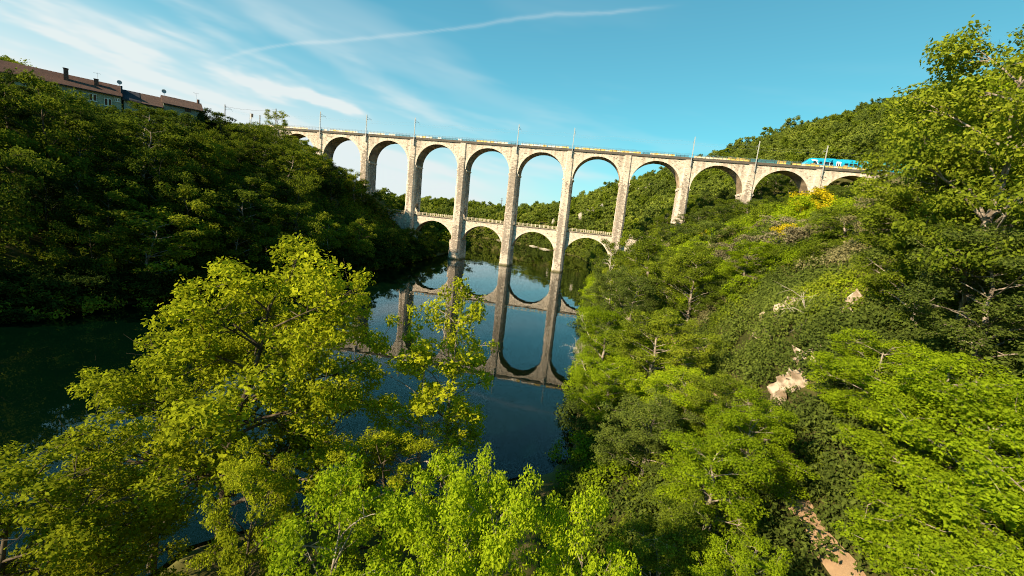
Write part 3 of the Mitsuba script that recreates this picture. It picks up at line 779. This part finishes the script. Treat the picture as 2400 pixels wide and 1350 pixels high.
def grow(name, prt, x, y, height, radius, label=None, cat_=None, group=None, rot=None, sink=.15, z=None):
    h0, r0 = PROTO[prt]
    k = key(name)
    sc = height / h0
    sr = radius / r0
    rot = (x * 37.7 + y * 91.3) % 360 if rot is None else rot
    z = float(ground_z(x, y)) if z is None else z
    scene[k] = {'type': 'instance', 'shapegroup': {'type': 'ref', 'id': prt}, 'to_world': T().translate([float(x), float(y), z - sink]).rotate([0, 0, 1], float(rot)).scale([float(sr), float(sr), float(sc)])}
    if label:
        tag(k, label, cat_ or 'tree', group)
    return k


def seen(x, y, z, mx=1.25, my=1.3):
    d = np.array([x, y, z]) - CAM
    w = d @ _f
    return w > 2 and abs(d @ _r) < 1.2 * mx * w and abs(d @ _u) < .675 * my * w


# foreground trees on the low point of the near bank
grow('shore_tree', 'proto_shore_0', 110.9, -161.0, 15.3, 5.6, 'big yellow-green tree in front of the dark left bank, highest of the foreground', rot=40)
grow('shore_tree', 'proto_shore_1', 114.2, -157.6, 14.8, 3.9, 'yellow-green tree right of the biggest foreground tree, its top before dark water', rot=200)
grow('shore_tree', 'proto_shore_2', 108.6, -162.6, 11.2, 3.8, 'lower yellow-green crown hanging left from the biggest foreground tree', rot=120)
grow('slender_tree', 'proto_airy', 120.2, -154.0, 14.2, 2.7, 'slender airy tree with pale trunk before the reflected arches', rot=10)
grow('slender_tree', 'proto_airy', 119.4, -156.0, 11.0, 3.2, 'shaded dark airy tree below the slender pale-trunked tree', rot=190)
grow('shore_tree', 'proto_shore_1', 110.2, -168.4, 9.4, 4.0, 'yellow-green tree filling the lower left edge of the picture', rot=300)
grow('shore_tree', 'proto_shore_0', 111.4, -166.4, 8.4, 2.8, 'yellow-green tree beside the one at the lower left edge, over the water', rot=250)
grow('round_bush', 'proto_shore_2', 116.8, -166.2, 8.9, 1.7, 'small round pale yellow bush between the lower left foliage and the bottom edge', 'bush', rot=15)
grow('shore_tree', 'proto_fresh_1', 121.6, -167.6, 9.2, 2.3, 'lime green tree at the bottom edge left of the middle', rot=75)
grow('shore_tree', 'proto_fresh_0', 126.2, -166.8, 10.4, 1.9, 'lime green treetop rising at the bottom edge in the middle', rot=5)
grow('shore_tree', 'proto_fresh_2', 124.4, -166.6, 9.6, 1.9, 'lime green treetop at the bottom edge just left of the middle one', rot=33)
grow('shore_tree', 'proto_fresh_1', 128.6, -166.4, 10.6, 1.8, 'lime green treetop at the bottom edge right of the middle one', rot=145)
grow('shore_tree', 'proto_shore_1', 119.4, -160.4, 7.0, 2.6, 'half shaded tree low in the middle behind the bottom edge treetops', rot=95)

# trees and bushes of the right bank near the path
RIGHT = [('bank_tree', 'proto_mid_0', 136.8, -47.9, 15.5, 4.2, 'dense tree hiding the foot of the lower road arch on the right bank'), ('bank_tree', 'proto_mid_1', 131.4, -37.6, 14.4, 3.6, 'tree at the right end of the lower road deck'),
         ('bank_tree', 'proto_green_0', 137.9, -98.2, 13.6, 5.0, 'tall leafy tree on the right bank, nearest below the bright-sided pier'), ('bank_tree', 'proto_green_1', 141.5, -115.1, 11.5, 4.6, 'broad green tree right of the tall leafy tree, below the bushes'),
         ('bank_tree', 'proto_green_2', 131.9, -102.7, 10.2, 4.0, 'green tree leaning over the water on the right shore'), ('bank_tree', 'proto_fresh_0', 130.2, -125.6, 8.2, 3.6, 'bright green tree at the water edge before the reflected arches'),
         ('bank_tree', 'proto_fresh_2', 130.5, -139.7, 6.0, 3.0, 'bright green low tree at the water edge nearest the camera'), ('bank_tree', 'proto_green_1', 134.6, -134.3, 7.6, 3.8, 'full green tree in the middle of the near right bank'),
         ('bank_tree', 'proto_fresh_1', 134.9, -147.2, 5.6, 2.8, 'light green tree beside the white rock, path side'), ('bank_tree', 'proto_green_2', 132.6, -150.0, 5.6, 2.8, 'green tree above the shaded water on the right bank'),
         ('bank_tree', 'proto_fresh_0', 134.6, -157.3, 6.0, 2.6, 'light green tree left of the bend of the path'), ('bank_tree', 'proto_green_0', 131.9, -160.6, 5.8, 2.0, 'small green tree near the bottom edge left of the path'),
         ('bank_tree', 'proto_fresh_2', 134.2, -162.4, 4.4, 1.7, 'small light green tree at the bottom edge beside the path'), ('bank_tree', 'proto_green_2', 133.4, -118.0, 10.0, 4.0, 'green tree behind the water edge trees of the right bank'),
         ('bank_tree', 'proto_green_0', 134.0, -83.0, 11.0, 4.4, 'green tree of the right shore before the lower arches'), ('bank_tree', 'proto_mid_2', 131.6, -66.0, 10.5, 4.0, 'green tree of the right shore nearest the viaduct'),
         ('slope_tree', 'proto_green_1', 143.5, -104.0, 8.6, 3.9, 'full green tree on the middle of the right slope, left of the dry tangles'), ('slope_tree', 'proto_fresh_0', 146.5, -118.5, 6.2, 3.2, 'bright green tree on the right slope just above the higher white rock'), ('slope_tree', 'proto_mid_2', 149.5, -87.0, 7.0, 3.6, 'olive green tree on the right slope beneath the small yellow broom'), ('slope_tree', 'proto_green_2', 141.5, -90.5, 9.4, 4.2, 'olive green tree between the tall leafy tree and the viaduct'),
         ('slope_tree', 'proto_green_0', 149.6, -143.9, 15.0, 5.1, 'tall tree with pale trunk on the right slope, reaching into the sky'), ('slope_tree', 'proto_green_1', 147.6, -150.5, 16.8, 5.4, 'highest tree at the right edge of the picture'),
         ('slope_tree', 'proto_green_2', 155.2, -140.4, 11.4, 3.2, 'tree left of the tall pale-trunked tree against the hill'), ('slope_tree', 'proto_fresh_1', 152.2, -143.2, 13.2, 3.4, 'lighter green tree between the tall pale-trunked tree and the one against the hill'), ('slope_tree', 'proto_grey', 154.6, -130.0, 7.0, 3.0, 'pale grey-leaved tree hiding the end of the train'),
         ('slope_tree', 'proto_green_1', 148.0, -146.5, 9.0, 3.8, 'leafy tree in front of the pale trunk on the right slope'), ('slope_tree', 'proto_mid_0', 155.0, -122.0, 4.4, 3.4, 'green tree right below the train'),
         ('slope_tree', 'proto_green_2', 146.4, -153.4, 7.6, 3.4, 'leafy tree at the right edge halfway up'), ('slope_tree', 'proto_fresh_0', 143.0, -156.6, 6.8, 3.4, 'lime green low tree above the path, upper one'),
         ('slope_tree', 'proto_fresh_1', 142.2, -160.4, 7.4, 3.6, 'lime green low tree at the right edge above the path'), ('slope_tree', 'proto_fresh_2', 140.6, -164.4, 8.0, 3.4, 'lime green low tree in the lower right corner'),
         ('slope_tree', 'proto_fresh_0', 143.4, -158.0, 5.0, 2.6, 'lime green bushy tree right beside the path'), ('slope_tree', 'proto_fresh_1', 138.6, -166.2, 6.6, 2.5, 'lime green tree at the bottom edge right of the path'),
         ('bank_tree', 'proto_fresh_2', 137.4, -153.6, 5.6, 2.6, 'bright green tree on the water side of the path, over its shaded stretch'), ('bank_tree', 'proto_green_1', 137.2, -149.4, 5.4, 2.5, 'green tree between the path and the shore trees, below the lower white rock'), ('slope_tree', 'proto_fresh_2', 143.6, -151.6, 5.0, 3.0, 'lime green bushy tree right of the dark hollow by the path')]
for nm_, pr_, x, y, h_, r_, text in RIGHT:
    grow(nm_, pr_, x, y, h_, r_, text)

# bushes on the open part of the right slope
def bush_text(x, y):
    a_ = 'low on the right slope' if x < 148 else 'halfway up the right slope' if x < 163 else 'high on the right slope'
    b_ = 'nearest the white rocks' if y < -118 else 'around the dry vine tangles' if y < -92 else 'beyond the yellow broom' if y < -66 else 'towards the viaduct'
    return f'rounded green bush {a_} {b_}', 'bush', f'green bushes {a_} {b_}'


rng = np.random.default_rng(5)
for k in range(70):
    y = rng.uniform(-148, -40)
    d = rng.uniform(14, 62)
    x = 128 + d
    g = float(ground_z(x, y))
    if y < -130 and d > 22:
        continue
    if not seen(x, y, g + 1, 1.05, 1.05):
        continue
    far_ = (y + 150) / 110
    grow('slope_bush', f'proto_shrub_{k % 3}', x, y, rng.uniform(1.8, 3.4) * (1 + .5 * far_), rng.uniform(1.5, 2.3) * (1 + .5 * far_), *bush_text(x, y))
BROOM = [(164.0, -92, 4.2, 3.3, 'biggest patch of yellow flowering broom below the train'), (162.2, -95.5, 2.6, 1.8, 'yellow flowering broom just below the biggest patch'), (155.0, -106.5, 2.4, 1.6, 'yellow flowering broom lower on the right slope'),
         (146.0, -92, 2.4, 1.5, 'yellow broom behind the tall leafy tree of the right bank'), (152.5, -72, 2.4, 1.7, 'small yellow broom near the bright-sided pier'), (161.5, -121, 2.2, 1.4, 'yellow broom at the far right of the open slope')]
for x, y, h_, r_, text in BROOM:
    grow('broom_bush', 'proto_broom', x, y, h_, r_, text, 'bush')
    grow('slope_bush', 'proto_shrub_1', x + .4, y + .5, h_ * .8, r_ * .9, 'green bush under the yellow broom on the right slope', 'bush', 'green bushes under the broom')
VINE = [(150.2, -99, 2.6, 2.6, 'grey tangle of dry vines on the steep bank, upper left one'), (152.4, -103, 2.4, 2.8, 'grey-brown dry tangle right of the upper one'), (148.4, -111, 2.4, 2.2, 'dry brown tangle lower on the steep bank'), (155.0, -113, 2.0, 2.4, 'dry brown tangle below the broom'), (146.4, -121.5, 2.0, 1.8, 'dry brown tangle above the white rock'), (158.0, -100, 2.2, 2.6, 'pale dry tangle beside the biggest broom patch')]
rng = np.random.default_rng(15)
for k in range(9):
    x, y = rng.uniform(147.5, 163), rng.uniform(-122, -82)
    grow('dry_bush', ('proto_vine', 'proto_greybush')[k % 2], x, y, rng.uniform(1.8, 2.8), rng.uniform(2.0, 3.2), 'pale grey-brown scrub on the open right slope ' + ('left of the broom' if y > -100 else 'right of the dry tangles') + (', higher up' if x > 155 else ', lower down'), 'bush', 'pale scrub ' + ('left' if y > -100 else 'right') + (' upper' if x > 155 else ' lower'))
for x, y, h_, r_, text in VINE:
    grow('dry_bush', 'proto_vine', x, y, h_, r_, text, 'bush')

# ground cover on the near right slope
n_ = 0
for y in np.arange(-172, -5, 2.7):
    for x in np.concatenate([np.arange(128.6, 141, 2.7), np.arange(141.6, 147, 1.35), np.arange(147.6, 226, 2.7)]):
        xx, yy = x + rng.uniform(-1.2, 1.2), y + rng.uniform(-1.2, 1.2)
        g = float(ground_z(xx, yy))
        if abs(xx - 139.2) < 1.55 and yy < -112:
            continue
        if min(math.hypot(xx - a_, yy - b_) for a_, b_ in ((143.0, -143.2), (144.2, -133.6), (143.6, -140.0), (150.5, -130))) < 1.2:
            continue
        if not seen(xx, yy, g + .5, 1.08, 1.08):
            continue
        if yy > -95 and (x - 128.6) % 5.4 > 2.8:
            continue
        if yy > -9 and abs((xx / P) - round(xx / P)) * P < 3.5:
            continue
        n_ += 1
        s = rng.uniform(.7, 1.2) * (1.45 if yy > -95 else 1)
        pn = float(meshkit.fbm(np.array([[xx / 9, yy / 9, 3.0]]), 3, 4)[0]) + float(rng.uniform(-.1, .1))
        kind_ = (3 if pn < .31 and yy > -130 else 2 if pn < .50 else 1 if pn < .60 else 0) if xx > 141 else (2 if pn < .45 else 1 if pn < .55 else 0)
        tilt = math.degrees(math.atan(float(ground_z(xx + .8, yy) - ground_z(xx - .8, yy)) / 1.6))
        scene[f'undergrowth__{n_:03d}'] = {'type': 'instance', 'shapegroup': {'type': 'ref', 'id': f'proto_cover_{kind_}'}, 'to_world': T().translate([float(xx), float(yy), g]).rotate([0, 1, 0], -tilt).rotate([0, 0, 1], float(rng.uniform(0, 360))).scale([s, s, s])}
tag('undergrowth', 'low green ground cover over the right slope', None, None, 'stuff')

# left bank wood: every tree a thing
rng = np.random.default_rng(8)
COLS = [(190, 'below the left half of the house', 'a'), (290, 'below the right half of the house', 'b'), (385, 'under the low middle house', 'c'), (480, 'under the end house', 'd'), (640, 'between the end house and the viaduct', 'e'), (760, 'before the first arch', 'f'), (870, 'beside the first full arch', 'g'), (9999, 'by the foot of the tall piers', 'h')]
ROWS = [(9, 'shaded tree at the water edge', 'water edge trees'), (20, 'dark tree low on the left bank', 'low bank trees'), (34, 'leafy tree halfway up the left bank', 'middle bank trees'), (48, 'sunlit tree high on the left bank', 'high bank trees'), (999, 'sunlit treetop on the left crest', 'crest trees')]


def px_of(x, y, z):
    d = np.array([x, y, z]) - CAM
    return 1200 + FOC * (d @ _r) / (d @ _f)


for y in np.arange(-166, 12, 7.8):
    for x in np.arange(-58, 66, 7.4):
        xx, yy = x + rng.uniform(-2.4, 2.4) + (3.5 if int(y / 7.8) % 2 else 0), y + rng.uniform(-2.4, 2.4)
        a_, _ = left_right(xx, yy)
        if a_ < 1.0 or (-2.5 < yy < 10 and (xx < 43 or abs((xx / P) - round(xx / P)) * P < 4)):
            continue
        if yy < -155 and a_ < 0:
            continue
        s = (xx - HA[0]) * HU[0] + (yy - HA[1]) * HU[1]
        t = (xx - HA[0]) * HN[0] + (yy - HA[1]) * HN[1]
        front, back = -14 < s < 41 and 3 < t, t < -4
        if -32 < s < 40 and -7 < t < 8:
            continue
        g = float(ground_z(xx, yy))
        h_ = rng.uniform(8, 17.5) * (1.0 if a_ < 50 else .8)
        if front and t < 80:
            h_ = min(h_, 34.6 + (3.5 if s < 13 else .5 if s < 20 else 2.7) - .10 * t + rng.uniform(-1.5, 1.5) - g)
        if -32 < s < 42 and back:
            h_ = min(h_, (43.4 if 20 < s < 31 else 42.6) + rng.uniform(0, 1.0) - g)
        if yy > -45:                                              # keep the deck in view
            h_ = min(h_, (47.3 if yy > -25 and xx < -14 else 45.5) - g - max(0, (-xx - 20)) * .02)
        if yy > 0:
            h_ = min(h_, 8.5)
        if s > 38 and a_ > 40:
            h_ = min(h_, 42.3 + rng.uniform(-1.5, .8) - g)
        if -80 < yy < 0:                                          # the slope falls away steeply towards the piers
            lam = (yy + 177.5) / 177.5
            xb = 127.7 + (xx + 1.5 - 127.7) / lam
            if xb > -25:
                h_ = min(h_, 18.8 + (float(np.interp(xb, [-25, -8, 0, 22, 45, 60], [50.5, 48.5, 40, 30.5, 17, 12])) - 18.8) * lam + rng.uniform(-1.2, .8) - g)
        if yy > -70 and xx > 38:                                  # the low arches stay in view
            h_ = min(h_, 11.5 - g if yy > -35 else 15.0 - g)
        if h_ < (1.6 if front and t < 80 else 4) or not seen(xx, yy, g + 6, 1.3, 1.4):
            continue
        if back and -32 < s < 42:
            text, grp = 'pale leafy tree standing behind the row of houses', 'trees behind the houses'
        else:
            c_ = next(v for v in COLS if px_of(xx, yy, g + .6 * h_) < v[0])
            r_ = next(v for v in ROWS if a_ < v[0])
            text, grp = r_[1] + ' ' + c_[1], r_[2] + ' ' + c_[1]
        pr_ = f'proto_bank_{rng.integers(5)}' if rng.uniform() < .85 else f'proto_dark_{rng.integers(2)}'
        grow('left_bank_tree', pr_, xx, yy, h_, rng.uniform(3.6, 5.2) * min(1.3, max(.5, h_ / 11)), text, 'tree', grp)
grow('house_front_tree', 'proto_bank_1', *(HA + 7.0 * HU + 10 * HN), 4.4, 2.6, 'round bright tree right in front of the long house below its middle window')
grow('house_front_tree', 'proto_bank_3', *(HA + 30.0 * HU + 8 * HN), 8.0, 2.8, 'tall tree with drooping branches between the low house and the end house')
for s_, t_, top_, r_, text in ((1.5, 10, 37.6, 3.0, 'leafy tree close before the left end of the long house'), (10.8, 9, 36.6, 2.6, 'leafy tree close before the long house right of its middle window'), (23.5, 9, 37.9, 2.6, 'leafy tree close before the low middle house'), (27.2, 10, 37.6, 2.6, 'leafy tree close before the low house, right of the dark roof corner')):
    q_ = HA + s_ * HU + t_ * HN
    grow('house_front_tree', f'proto_bank_{int(s_) % 3 + 1}', q_[0], q_[1], top_ - float(ground_z(*q_)), r_, text)
grow('feathery_tree', 'proto_airy', -7.5, -17.0, 16.0, 5.4, 'feathery pale tree standing before the first arch')
grow('round_tree', 'proto_dark_0', 34, 120, 20, 11, 'big round dark tree seen through the tall arch left of the river')

rng = np.random.default_rng(19)
c = rng.uniform(-2.2, 2.2, (22, 3)) * [1, 1, 0] + [0, 0, .45] + rng.uniform(-.2, .5, (22, 3)) * [0, 0, 1]
scene['proto_scrub'] = {'type': 'shapegroup', 'crown': mikit.ply(clump_leaves(rng, c, .62, 38, .26, .75), 'leaf_bank')}
n_ = 0
for y in np.arange(-166, 14, 4.6):
    for x in np.arange(-58, 66, 4.6):
        xx, yy = x + rng.uniform(-1.5, 1.5), y + rng.uniform(-1.5, 1.5)
        a_, _ = left_right(xx, yy)
        s = (xx - HA[0]) * HU[0] + (yy - HA[1]) * HU[1]
        t = (xx - HA[0]) * HN[0] + (yy - HA[1]) * HN[1]
        if a_ < .5 or -3 < yy < 11 or (-32 < s < 40 and -6 < t < 5) or not seen(xx, yy, float(ground_z(xx, yy)), 1.1, 1.2):
            continue
        n_ += 1
        k_ = float(rng.uniform(1.4, 2.1))
        tl = math.degrees(math.atan(float(ground_z(xx + 1, yy) - ground_z(xx - 1, yy)) / 2))
        scene[f'scrub__{n_:03d}'] = {'type': 'instance', 'shapegroup': {'type': 'ref', 'id': 'proto_scrub'}, 'to_world': T().translate([float(xx), float(yy), float(ground_z(xx, yy))]).rotate([0, 1, 0], -tl).rotate([0, 0, 1], float(rng.uniform(0, 360))).scale([k_, k_, k_])}
tag('scrub', 'low scrub covering the left slope between the trees', None, None, 'stuff')
rng = np.random.default_rng(18)
for y in np.arange(-160, 2, 3.2):
  for row_ in (0, 1, 2):
    xx, yy = float(np.interp(y, yL, xL)) - rng.uniform(-.4, 1.0) - 2.6 * row_, y + rng.uniform(-.8, .8)
    if abs(yy - 3.7) > 6 and seen(xx, yy, 2, 1.1, 1.2):
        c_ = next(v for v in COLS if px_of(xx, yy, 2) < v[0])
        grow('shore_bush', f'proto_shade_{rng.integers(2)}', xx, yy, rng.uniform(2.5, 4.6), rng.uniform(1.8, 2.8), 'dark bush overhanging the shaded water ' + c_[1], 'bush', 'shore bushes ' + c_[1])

# trees on the slope under and in front of the right arches
rng = np.random.default_rng(9)
for y in np.arange(-58, 44, 7.0):
    for x in np.arange(131, 232, 6.5):
        xx, yy = x + rng.uniform(-2.2, 2.2), y + rng.uniform(-2.2, 2.2)
        _, b_ = left_right(xx, yy)
        if b_ < 2 or (-2.5 < yy < 10 and (abs((xx / P) - round(xx / P)) * P < 4)):
            continue
        g = float(ground_z(xx, yy))
        h_ = rng.uniform(4.5, 8.5) if yy < 2 else rng.uniform(7, 11)
        if yy < 0:
            h_ = min(h_, 24.5 - g if b_ < 30 else 6.0 if b_ < 60 else 5.0)
        h_ = min(h_, 46.5 - g + max(0, yy - 12) * .3, (17 + (27 if b_ > 45 else 21 if b_ > 30 else 9) * (yy + 177) / 177 - g) if yy < 0 else 99)
        if h_ < 2.5 or not seen(xx, yy, g + 4, 1.1, 1.1):
            continue
        i_ = int(np.clip(xx // P, 5, 9))
        bay = {5: 'by the right end of the road deck', 6: 'left of the bright-sided tall pier', 7: 'right of the bright-sided tall pier', 8: 'left of the pier before the train', 9: 'at the pier before the train'}[i_]
        row = 'just behind the viaduct' if yy > 8 else 'at the foot of the viaduct' if yy > -14 else 'a little below it' if yy > -36 else 'far down the slope'
        text = (f'tree {row} {bay}', f'right slope trees {row} {bay}')
        grow('right_slope_tree', f'proto_mid_{rng.integers(3)}' if rng.uniform() < .8 else 'proto_dark_1', xx, yy, h_, rng.uniform(2.6, 4.0), text[0], 'tree', text[1])

# far woodland: one mass
rng = np.random.default_rng(10)
n_ = 0


def wood(x, y, s):
    global n_
    top = np.array([x, y, float(ground_z(x, y)) + 13 * s + 2])
    t_ = np.linspace(.12, .96, 22)
    line = CAM[None] + (top - CAM)[None] * t_[:, None]
    if (ground_z(line[:, 0], line[:, 1], False) > line[:, 2] + 3).any():
        return
    n_ += 1
    scene[f'woodland__{n_:03d}'] = {'type': 'instance', 'shapegroup': {'type': 'ref', 'id': f'proto_far_{n_ % 4}'},
                                    'to_world': T().translate([float(x), float(y), float(ground_z(x, y)) - .8]).rotate([0, 0, 1], float(rng.uniform(0, 360))).scale([s * rng.uniform(.75, 1.35), s * rng.uniform(.75, 1.35), s * rng.uniform(.6, 1.5)])}


for step, y0, y1, x0, x1, s in ((6.4, 44, 330, -160, 480, 1.0), (6.4, -150, 44, 232, 460, 1.0), (10, 330, 760, -420, 520, 1.6)):
    for y in np.arange(y0, y1, step):
        for x in np.arange(x0, x1, step):
            xx, yy = x + rng.uniform(-.42, .42) * step, y + rng.uniform(-.42, .42) * step
            a_, b_ = left_right(xx, yy)
            if max(a_, b_) < 0.6 or abs(yy - 3.7) < 11:
                continue
            if b_ > 430:
                continue
            g = float(ground_z(xx, yy))
            if not seen(xx, yy, g + 5, 1.06, 1.06):
                continue
            wood(xx, yy, s * (.85 if max(a_, b_) > 6 else .6))
for y in np.arange(14, 330, 2.6):
    for xs_, sgn in ((float(np.interp(y, yL, xL)), -1), (float(np.interp(y, yR, xR)), 1)):
        for o in (.4, 2.6):
            xx, yy = xs_ + sgn * (o + rng.uniform(0, 1.2)), y + rng.uniform(-.8, .8)
            if seen(xx, yy, 3, 1.05, 1.05):
                wood(xx, yy, .36)
tag('woodland', 'far wooded hillsides beyond the viaduct', None, None, 'stuff')


# ------------------------------------------------------------------ rocks and dead wood
def rock(seed, size, detail=3):
    m = trimesh.creation.icosphere(subdivisions=detail)
    v = np.array(m.vertices)
    n1 = meshkit.fbm(v * 1.6 + seed * 9.1, 4, seed)
    cells = np.round(v * 2.2 + (meshkit.noise(v * 2 + seed, seed)[:, None] - .5))
    n2 = meshkit.noise(cells * 3.3 + seed, seed + 3)
    v = v * (.62 + .55 * n1 + .22 * n2)[:, None] * np.asarray(size)
    return trimesh.Trimesh(v, m.faces, process=False)


ROCKS = [(143.4, -143.2, 13, 1.5, 'broken white limestone face above the path, lower one'), (144.6, -134.4, 14, 1.7, 'broken white limestone face higher along the path'), (147.2, -141.2, 5, .8, 'pale rock among leaves right of the white rock faces')]
for n_r, (x, y, num, spread, text) in enumerate(ROCKS):
    k = key('rock_outcrop')
    tag(k, text, 'rock')
    rng_ = np.random.default_rng(40 + n_r)
    for j in range(num):
        xx, yy = x + rng_.uniform(-.9, .9) * spread, y + rng_.uniform(-1, 1) * spread
        pts = rng_.normal(size=(18, 3)) * [.36, .42, .42] * rng_.uniform(.45, 1.2)
        m = trimesh.convex.convex_hull(pts)
        m = m.subdivide().subdivide()
        v = np.array(m.vertices)
        m.vertices = v + (meshkit.fbm(v * 3.0 + j * 7, 3, j)[:, None] - .5) * .22
        m.apply_translation((xx, yy, float(ground_z(xx, yy)) + .40))
        put(k + '__rock_face', m, 'limestone')
CLIFFS = [(166.0, 192, 5, 'pale cliff band high on the far wooded hill'), (121, 172, 4, 'pale cliff lower on the far hill, left of the high band'), (141, 182, 3, 'small pale cliff between the other two on the far hill'), (96, 190, 3, 'low pale cliff near the far shore')]
for x, y, num, text in CLIFFS:
    k = key('cliff')
    tag(k, text, 'cliff')
    rng_ = np.random.default_rng(int(x))
    for j in range(num):
        xx, yy = x + (j - num / 2) * 4.6 + rng_.uniform(-1, 1), y - 3 + rng_.uniform(-2, 2)
        m = rock(int(x) + j, rng_.uniform(.75, 1.2) * np.array([2.0, 2.0, 3.0]), 3)
        m.apply_translation((xx, yy, float(ground_z(xx, yy)) + 6.6 + rng_.uniform(-1.0, 1.4)))
        put(k + '__rock_face', m, 'cliff_stone')
for x, y, l_, text in ((76, 176, 9, 'pale stone ledge at the far shore, left'), (88, 153, 10, 'pale stone ledge at the far shore, right'), (40, 208, 9, 'pale stone ledge at the far bend of the river')):
    m = rock(int(x) + 5, (l_ * .7, 1.3, .6), 3)
    m.apply_transform(trimesh.transformations.rotation_matrix(-.85, [0, 0, 1]))
    m.apply_translation((x, y, .25))
    put('shore_ledge', m, 'cliff_stone', False, text, 'rock')


def bare(name, seed, x, y, z, h_, spread, n_b, text, r0=.07, mat='dead_wood', tilt=(0, 0)):
    rng_ = np.random.default_rng(seed)
    lines = []
    base = np.array([x, y, z])
    top = base + [tilt[0] * h_, tilt[1] * h_, h_]
    tr_ = np.array([base + (top - base) * t + rng_.normal(0, .02 * h_, 3) * t for t in np.linspace(0, 1, 6)])
    lines.append((tr_, r0 * np.linspace(1, .2, 6)))
    br = []
    for k in range(n_b):
        t = rng_.uniform(.2, .95)
        p0 = base + (top - base) * t
        d = unit(rng_.normal(size=3) * [1, 1, .4] + [0, 0, .7]) * spread * (1.1 - .6 * t) * rng_.uniform(.6, 1.1)
        pts = np.array([p0, p0 + d * .5 + rng_.normal(0, .05 * spread, 3), p0 + d])
        br.append((pts, r0 * .45 * np.array([1, .6, .2])))
        for j in range(3):
            q0 = p0 + d * rng_.uniform(.4, .9)
            e = unit(d / spread + rng_.normal(0, .6, 3)) * spread * .4
            br.append((np.array([q0, q0 + e * .5, q0 + e + [0, 0, -.05]]), r0 * .22 * np.array([1, .6, .2])))
    k = key(name)
    put(k + '__trunk', tubes(lines, 6), mat, True)
    put(k + '__branches', tubes(br, 4), mat, True)
    tag(k, text, 'dead tree')


bare('dead_tree', 1, 131.8, -96.0, 3.0, 11.5, 3.0, 14, 'bare whitish dead tree standing among the right bank trees', .13, tilt=(-.12, .02))
bare('dead_branch', 2, 128.6, -124.5, .8, 3.4, 2.6, 16, 'bare grey dead branches hanging over the water at the right shore', .06, tilt=(-.55, .05))
bare('dead_branch', 3, 128.8, -108.0, 1.0, 4.0, 2.4, 9, 'bare dead twigs over the water near the reflected road deck', .06, tilt=(-.6, .1))
bare('dead_branch', 4, 147.0, -139.0, 11, 4.5, 3.2, 8, 'fallen pale branches under the trees of the right slope', .08, tilt=(-.5, .2))

# ivy on the corner of the end house
rng = np.random.default_rng(12)
pt = np.column_stack([rng.uniform(34.6, 37.9, 900), np.where(rng.uniform(size=900) < .6, -3.7, -3.7 + 0 * rng.uniform(size=900)), rng.uniform(32, 40.2, 900)])
pt = pt[(pt[:, 0] - 34.6) / 3.3 > (pt[:, 2] - 33.5) / 9.5]
pt[:, 1] += rng.uniform(-.25, .05, len(pt))
V, F = leaves(rng, pt, unit(np.tile([0, -1.0, .4], (len(pt), 1)) + .5 * rng.normal(size=pt.shape)), .55, .8)
V = V @ HM[:3, :3].T + HM[:3, 3]
put('ivy', (V, F), 'leaf_ivy', False, 'dark ivy climbing the right corner of the end house', 'ivy')
